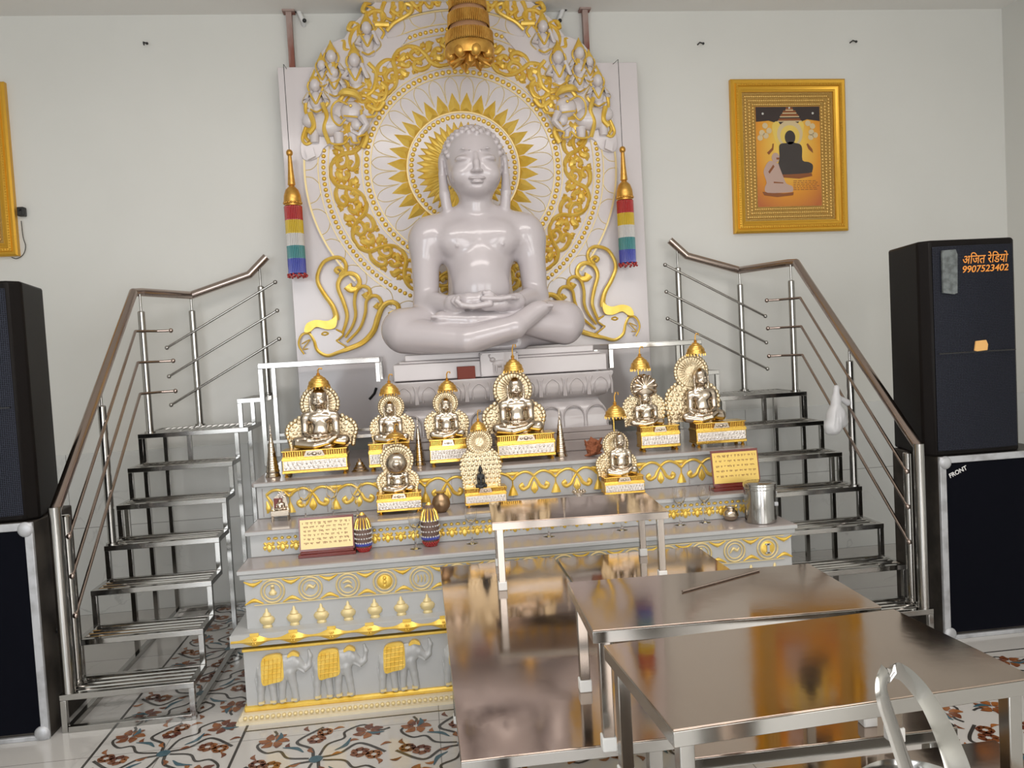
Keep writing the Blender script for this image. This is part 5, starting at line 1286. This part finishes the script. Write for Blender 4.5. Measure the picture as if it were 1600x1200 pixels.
tc = N.new('ShaderNodeTexCoord'); mp = N.new('ShaderNodeMapping'); mp.inputs['Scale'].default_value = (120, 1, 120); vo = N.new('ShaderNodeTexVoronoi'); vo.inputs['Scale'].default_value = 1; vo.inputs['Randomness'].default_value = .12
cr_ = N.new('ShaderNodeValToRGB'); cr_.color_ramp.elements[0].position = .30; cr_.color_ramp.elements[0].color = (.002, .002, .004, 1); cr_.color_ramp.elements[1].position = .5; cr_.color_ramp.elements[1].color = (.028, .031, .045, 1)
L.new(tc.outputs['Object'], mp.inputs[0]); L.new(mp.outputs[0], vo.inputs['Vector']); L.new(vo.outputs['Distance'], cr_.inputs[0]); L.new(cr_.outputs[0], b.inputs['Base Color']); M['grille'] = m; b.inputs['Specular IOR Level'].default_value = .2
def sub(label, x0, x1, yf, z1, side):
    t = thing('subwoofer', label, 'speaker', ((x0+x1)/2, yf, 0)); d = .42; e = .035
    MB().box(x0, x1, yf+.012, yf+d, 0, z1).build('cabinet', 'grime', t, .006)
    MB().box(x0+e, x1-e, yf+.002, yf+.0125, e, z1-e).build('grille_cloth', 'navy', t)
    for (a0, a1, c0_, c1_) in ((x0, x0+e, 0, z1), (x1-e, x1, 0, z1), (x0+e, x1-e, 0, e*.6), (x0+e, x1-e, z1-e, z1)):
        MB().box(a0, a1, yf-.006, yf+.013, c0_, c1_).build('edge_strip', 'alu', t, .003)
    for x in (x0+.03, x1-.03):
        for z in (.03, z1-.03): MB().ball((x, yf-.004, z), (.035, .014, .035), 12, 8).build('corner_cap', 'alu', t)
    a = MB(); xs_ = x0 if side > 0 else x1; a.ball((xs_, yf+.2, z1*.45), (.012, .05, .08), 12, 8); a.tube([(xs_, yf+.14, z1*.45), (xs_-side*.03, yf+.2, z1*.47), (xs_, yf+.27, z1*.45)], .010, 8); a.build('side_handle', 'dark', t)
    return t
rs = sub('navy fronted subwoofer with white metal edges on the floor at the right', 2.672, 3.34, 3.89, .972, 1)
ls = sub('navy fronted subwoofer with white metal edges on the floor, cropped at the left', -2.44, -1.768, 3.83, 1.0, -1)
rt = speaker_top('tall black loudspeaker with orange lettering standing on the right subwoofer', 2.622, 3.172, 3.90, .974, 2.10, 1)
lt_ = speaker_top('tall black loudspeaker cropped by the left edge, on the left subwoofer', -2.31, -1.765, 3.86, 1.002, 2.092, -1)
def place_text(s, m, parent, u, v, Y, width, name, tilt=0, off=.0, sh=0, H_=None):
    me = textmesh(s, .1, m, name, off); co = np.empty(len(me.vertices)*3); me.vertices.foreach_get('co', co); co = co.reshape(-1, 3)
    c = (co.max(0)+co.min(0))/2; w = co[:, 0].max()-co[:, 0].min(); k = width/w; hh = co[:, 1].max()-co[:, 1].min(); kz = H_/hh if H_ else k
    x, y, z = (co[:, 0]-c[0])*k, (co[:, 1]-c[1])*kz, co[:, 2]*.5
    x = x+sh*y; me.vertices.foreach_set('co', np.stack([x, -z, y], 1).ravel()); me.update()
    o = bpy.data.objects.new(name, me); COL.objects.link(o); o.parent = parent; P = atY(u, v, Y); o.location = P-parent.location; o.rotation_euler = (0, tilt, 0); return o
YG = 3.90-.024
place_text('अिजत रेिडयो', 'orange', rt, 1540, 402, YG, 82*YG/CF, 'shop_name', math.radians(-0.5), .0008, .15, 19*YG/CF)
place_text('9907523402', 'orange', rt, 1540, 419, YG-.001, 84*YG/CF, 'phone_number', math.radians(-0.5), .0014, .22, 11.5*YG/CF)
# worn grey label and orange maker's badge on the grille
a = MB(); P = [atY(u, v, YG+.012) for u, v in ((1469, 392), (1490, 390), (1493, 398), (1493, 458), (1488, 460), (1471, 458))]; a.plate([(p.x, p.z) for p in P], YG-.004, YG+.008)
m = two_tone(mat('worn grey label', (.16, .18, .18), rough=.5), (.09, .10, .10), 30, .4, .6); M['label'] = m; a.build('label_patch', 'label', rt)
a = MB(); P = [atY(u, v, YG) for u, v in ((1524, 533), (1540, 531), (1543, 538), (1542, 547), (1526, 549), (1522, 548))]; a.plate([(p.x, p.z) for p in P], YG-.006, YG+.004); a.build('badge', 'orange_badge' if 'orange_badge' in M else M.setdefault('orange_badge', mat('orange badge', (.75, .42, .14), rough=.5)), rt, .002)
place_text('FRONT', 'white', rs, 1497, 737, 3.884, 34*3.89/CF, 'front_mark', math.radians(-22), .002, 0)
place_text('65', M and 'white', rs, 1549, 996, 3.888, 9*3.89/CF, 'round_mark', 0, .002)
bpy.data.objects['round_mark'].location.y -= .004
MBr = MB(); P = atY(1549, 996, 3.888)
MBr.stroke([(P.x+.022*math.cos(t_), P.z+.022*math.sin(t_)) for t_ in np.linspace(0, 2*PI, 17)], .0022, 3.889, .002, 2); MBr.build('sticker_ring', 'white', rs)

# ------------------------------------------------------------------ framed pictures
def picture(label, u_, x0, x1, z0, z1, tilt, art=True):
    cx, cz = (x0+x1)/2, (z0+z1)/2; w, h = (x1-x0)/2, (z1-z0)/2
    t = thing('framed_picture', label, 'picture', (cx, YB, cz)); t.rotation_euler = (0, tilt, 0)
    def B(mb, n, m, par=None, bev=0): return mb.build(n, m, par or t, bev, local=True)
    fw = .088*1.0; a = MB()
    prof = [(0, 0), (0, -.035), (.012, -.045), (.030, -.040), (.034, -.050), (.050, -.052), (.056, -.040), (.074, -.034), (.080, -.026), (.088, -.024), (.088, 0)]
    rings = []
    for cxs, czs in ((-1, -1), (1, -1), (1, 1), (-1, 1), (-1, -1)): rings.append([(cxs*(w-i), y, czs*(h-i)) for i, y in prof])
    a.loft(rings, cap=False); fr = B(a, 'frame', 'frame')
    a = MB()
    for i in range(60):
        z = -h+.045+(2*h-.09)*i/59
        for sx in (-1, 1): a.ball((sx*(w-.042), -.052, z), (.006, .005, .006), 6, 4)
    for i in range(46):
        x = -w+.045+(2*w-.09)*i/45
        for sz in (-1, 1): a.ball((x, -.052, sz*(h-.042)), (.006, .005, .006), 6, 4)
    B(a, 'frame_beading', 'frame', fr)
    B(MB().box(-w+.085, w-.085, -.010, -.002, -h+.085, h-.085), 'mat_border', 'framedeco')
    a = MB(); iw, ih = w-.098, h-.098; pw_, ph_ = iw-.095, ih-.095
    for ring_, n_ in ((.02, 40), (.05, 36), (.078, 32)):
        for i in range(n_):
            f = i/n_*2-1
            for sz in (-1, 1): a.dome((iw-ring_)*f, sz*(ih-ring_), -.010, .014, .012, .008, 7)
            for sx in (-1, 1): a.dome(sx*(iw-ring_), (ih-ring_)*f, -.010, .012, .016, .008, 7)
    B(a, 'mat_carving', 'matgold')
    bgm = M.get('picbg')
    if not bgm:
        bgm = mat('printed orange picture', (.70, .22, .03), rough=.35, coat=.4); N, L = nt(bgm); b = N['Principled BSDF']; tc = N.new('ShaderNodeTexCoord'); gr = N.new('ShaderNodeTexGradient'); gr.gradient_type = 'SPHERICAL'
        mp = N.new('ShaderNodeMapping'); mp.inputs['Scale'].default_value = (2.6, .01, 1.9); mp.inputs['Location'].default_value = (0, 0, -.15); ns = N.new('ShaderNodeTexNoise'); ns.inputs['Scale'].default_value = 9
        rp = N.new('ShaderNodeValToRGB'); rp.color_ramp.elements[0].color = (.48, .13, .03, 1); rp.color_ramp.elements[1].color = (.88, .60, .10, 1); rp.color_ramp.elements[1].position = .8; e = rp.color_ramp.elements.new(.35); e.color = (.74, .30, .02, 1)
        L.new(tc.outputs['Object'], mp.inputs[0]); L.new(mp.outputs[0], gr.inputs[0]); L.new(gr.outputs[0], rp.inputs[0]); L.new(rp.outputs[0], b.inputs['Base Color']); M['picbg'] = bgm
    pr_ = B(MB().box(-pw_, pw_, -.0125, -.010, -ph_, ph_), 'print', bgm)
    if not art: return t
    # printed image, layer on layer: u,v in -1..1 of the print
    for nme, c in (('p_dark', (.035, .022, .02)), ('p_fig', (.045, .035, .032)), ('p_skin', (.52, .36, .30)), ('p_halo', (.66, .52, .30)), ('p_yel', (.80, .58, .12)), ('p_brown', (.26, .08, .02)), ('p_dot', (.6, .6, .55))):
        if nme not in M: M[nme] = mat(nme.replace('p_', 'printed '), c, rough=.35, coat=.4)
    def Q(u, v): return (u*pw_, v*ph_)
    def layer(n, mm, y, *shapes):
        a = MB()
        for sh_ in shapes: a.plate([Q(*p) for p in sh_], y, y+.0006, 3 if (len(sh_) > 9) else 0)
        return B(a, n, mm, pr_)
    def circ(cx_, cy_, r, n=20, asp=1): return [(cx_+r*math.cos(2*PI*i/n), cy_+r*pw_/ph_*asp*math.sin(2*PI*i/n)) for i in range(n)]
    layer('printed_sky', 'p_dark', -.0132, [(-.995, .995), (.995, .995), (.995, .70), (.6, .74), (.1, .62), (-.1, .62), (-.6, .72), (-.995, .70)])
    layer('printed_glow', 'p_yel', -.0136, [(-.5, .62), (-.3, .7), (-.1, .45), (.2, .45), (.35, .7), (.5, .62), (.38, .3), (.25, .2), (-.2, .2), (-.4, .3)])
    layer('printed_halo', 'p_halo', -.0140, circ(.05, .45, .40)); layer('printed_halo_inner', 'p_yel', -.0144, circ(.05, .42, .30))
    a_ = []
    for i, (w_, v_) in enumerate(((.38, .70), (.30, .79), (.22, .86), (.12, .92))): a_.append([(.05-w_, v_), (.05+w_, v_), (.05+w_*.85, v_+.06), (.05-w_*.85, v_+.06)])
    layer('printed_umbrella', 'p_brown', -.0140, *a_); layer('printed_umbrella_rims', 'p_halo', -.0148, *[[(x0_, v_-.005), (x1_, v_-.005), (x1_, v_+.015), (x0_, v_+.015)] for (x0_, v_), (x1_, _) in [(s_[0], s_[1]) for s_ in a_]])
    layer('printed_figure', 'p_fig', -.0150, circ(.05, .38, .165, 20, 1.25), [(-.30, .20), (-.22, .26), (-.05, .27), (.02, .29), (.14, .29), (.2, .27), (.36, .24), (.42, .15), (.42, -.08), (.62, -.12), (.74, -.18), (.72, -.3), (.6, -.34), (-.3, -.36), (-.42, -.3), (-.30, -.05)])
    layer('printed_pedestal', 'p_brown', -.0146, [(-.3, -.34), (.7, -.34), (.72, -.40), (.3, -.45), (-.2, -.42)])
    for (x, y) in ((-.72, .62), (-.6, .52), (-.82, .48), (-.7, .42), (-.88, .38), (.62, .66), (.76, .6), (.72, .48), (.84, .42), (.7, .38)): layer('printed_attendant', 'p_halo', -.0150, circ(x, y, .085, 10))
    layer('printed_fans', 'p_brown', -.0148, [(-.68, .08), (-.52, .18), (-.5, .26), (-.46, .26), (-.48, .14), (-.62, .04)], [(.56, .24), (.62, .14), (.76, .06), (.74, .14), (.6, .26)])
    layer('printed_worshipper', 'p_skin', -.0156, circ(-.42, -.02, .12, 16, 1.2), [(-.58, -.08), (-.42, -.12), (-.34, -.14), (-.30, -.22), (-.14, -.5), (-.06, -.56), (.08, -.6), (.10, -.68), (.0, -.72), (-.7, -.72), (-.78, -.62), (-.72, -.52), (-.78, -.38), (-.80, -.28), (-.70, -.14)])
    layer('printed_mat', 'p_brown', -.0152, [(-.86, -.70), (-.2, -.74), (.12, -.72), (.1, -.78), (-.4, -.81), (-.8, -.77)])
    layer('printed_shading', 'p_brown', -.0160, [(-.50, -.16), (-.46, -.2), (-.62, -.34), (-.66, -.30)], [(-.40, -.02), (-.30, -.02), (-.31, -.06), (-.39, -.06)], [(-.5, -.50), (-.2, -.52), (-.2, -.54), (-.5, -.53)])
    layer('printed_stars', 'p_dot', -.0150, circ(-.78, .86, .035, 8), circ(.78, .86, .035, 8), circ(.05, .97, .03, 8))
    a = MB(); rr = random.Random(2)
    for i in range(6):
        x = .12
        while x < .85: l = rr.uniform(.05, .12); a.box(x*pw_, (x+l)*pw_, -.0136, -.013, (-.50-.035*i)*ph_, (-.488-.035*i)*ph_); x += l+.03
    B(a, 'printed_lines', 'p_brown', pr_)
    return t
picture('gold framed orange picture of a dark seated figure and kneeling worshipper, hanging at right', 0, 2.377, 3.26, 2.405, 3.522, math.radians(.7))
picture('gold framed picture cropped by the left edge of the photo', 0, -3.47, -2.585, 2.454, 3.593, 0, False)
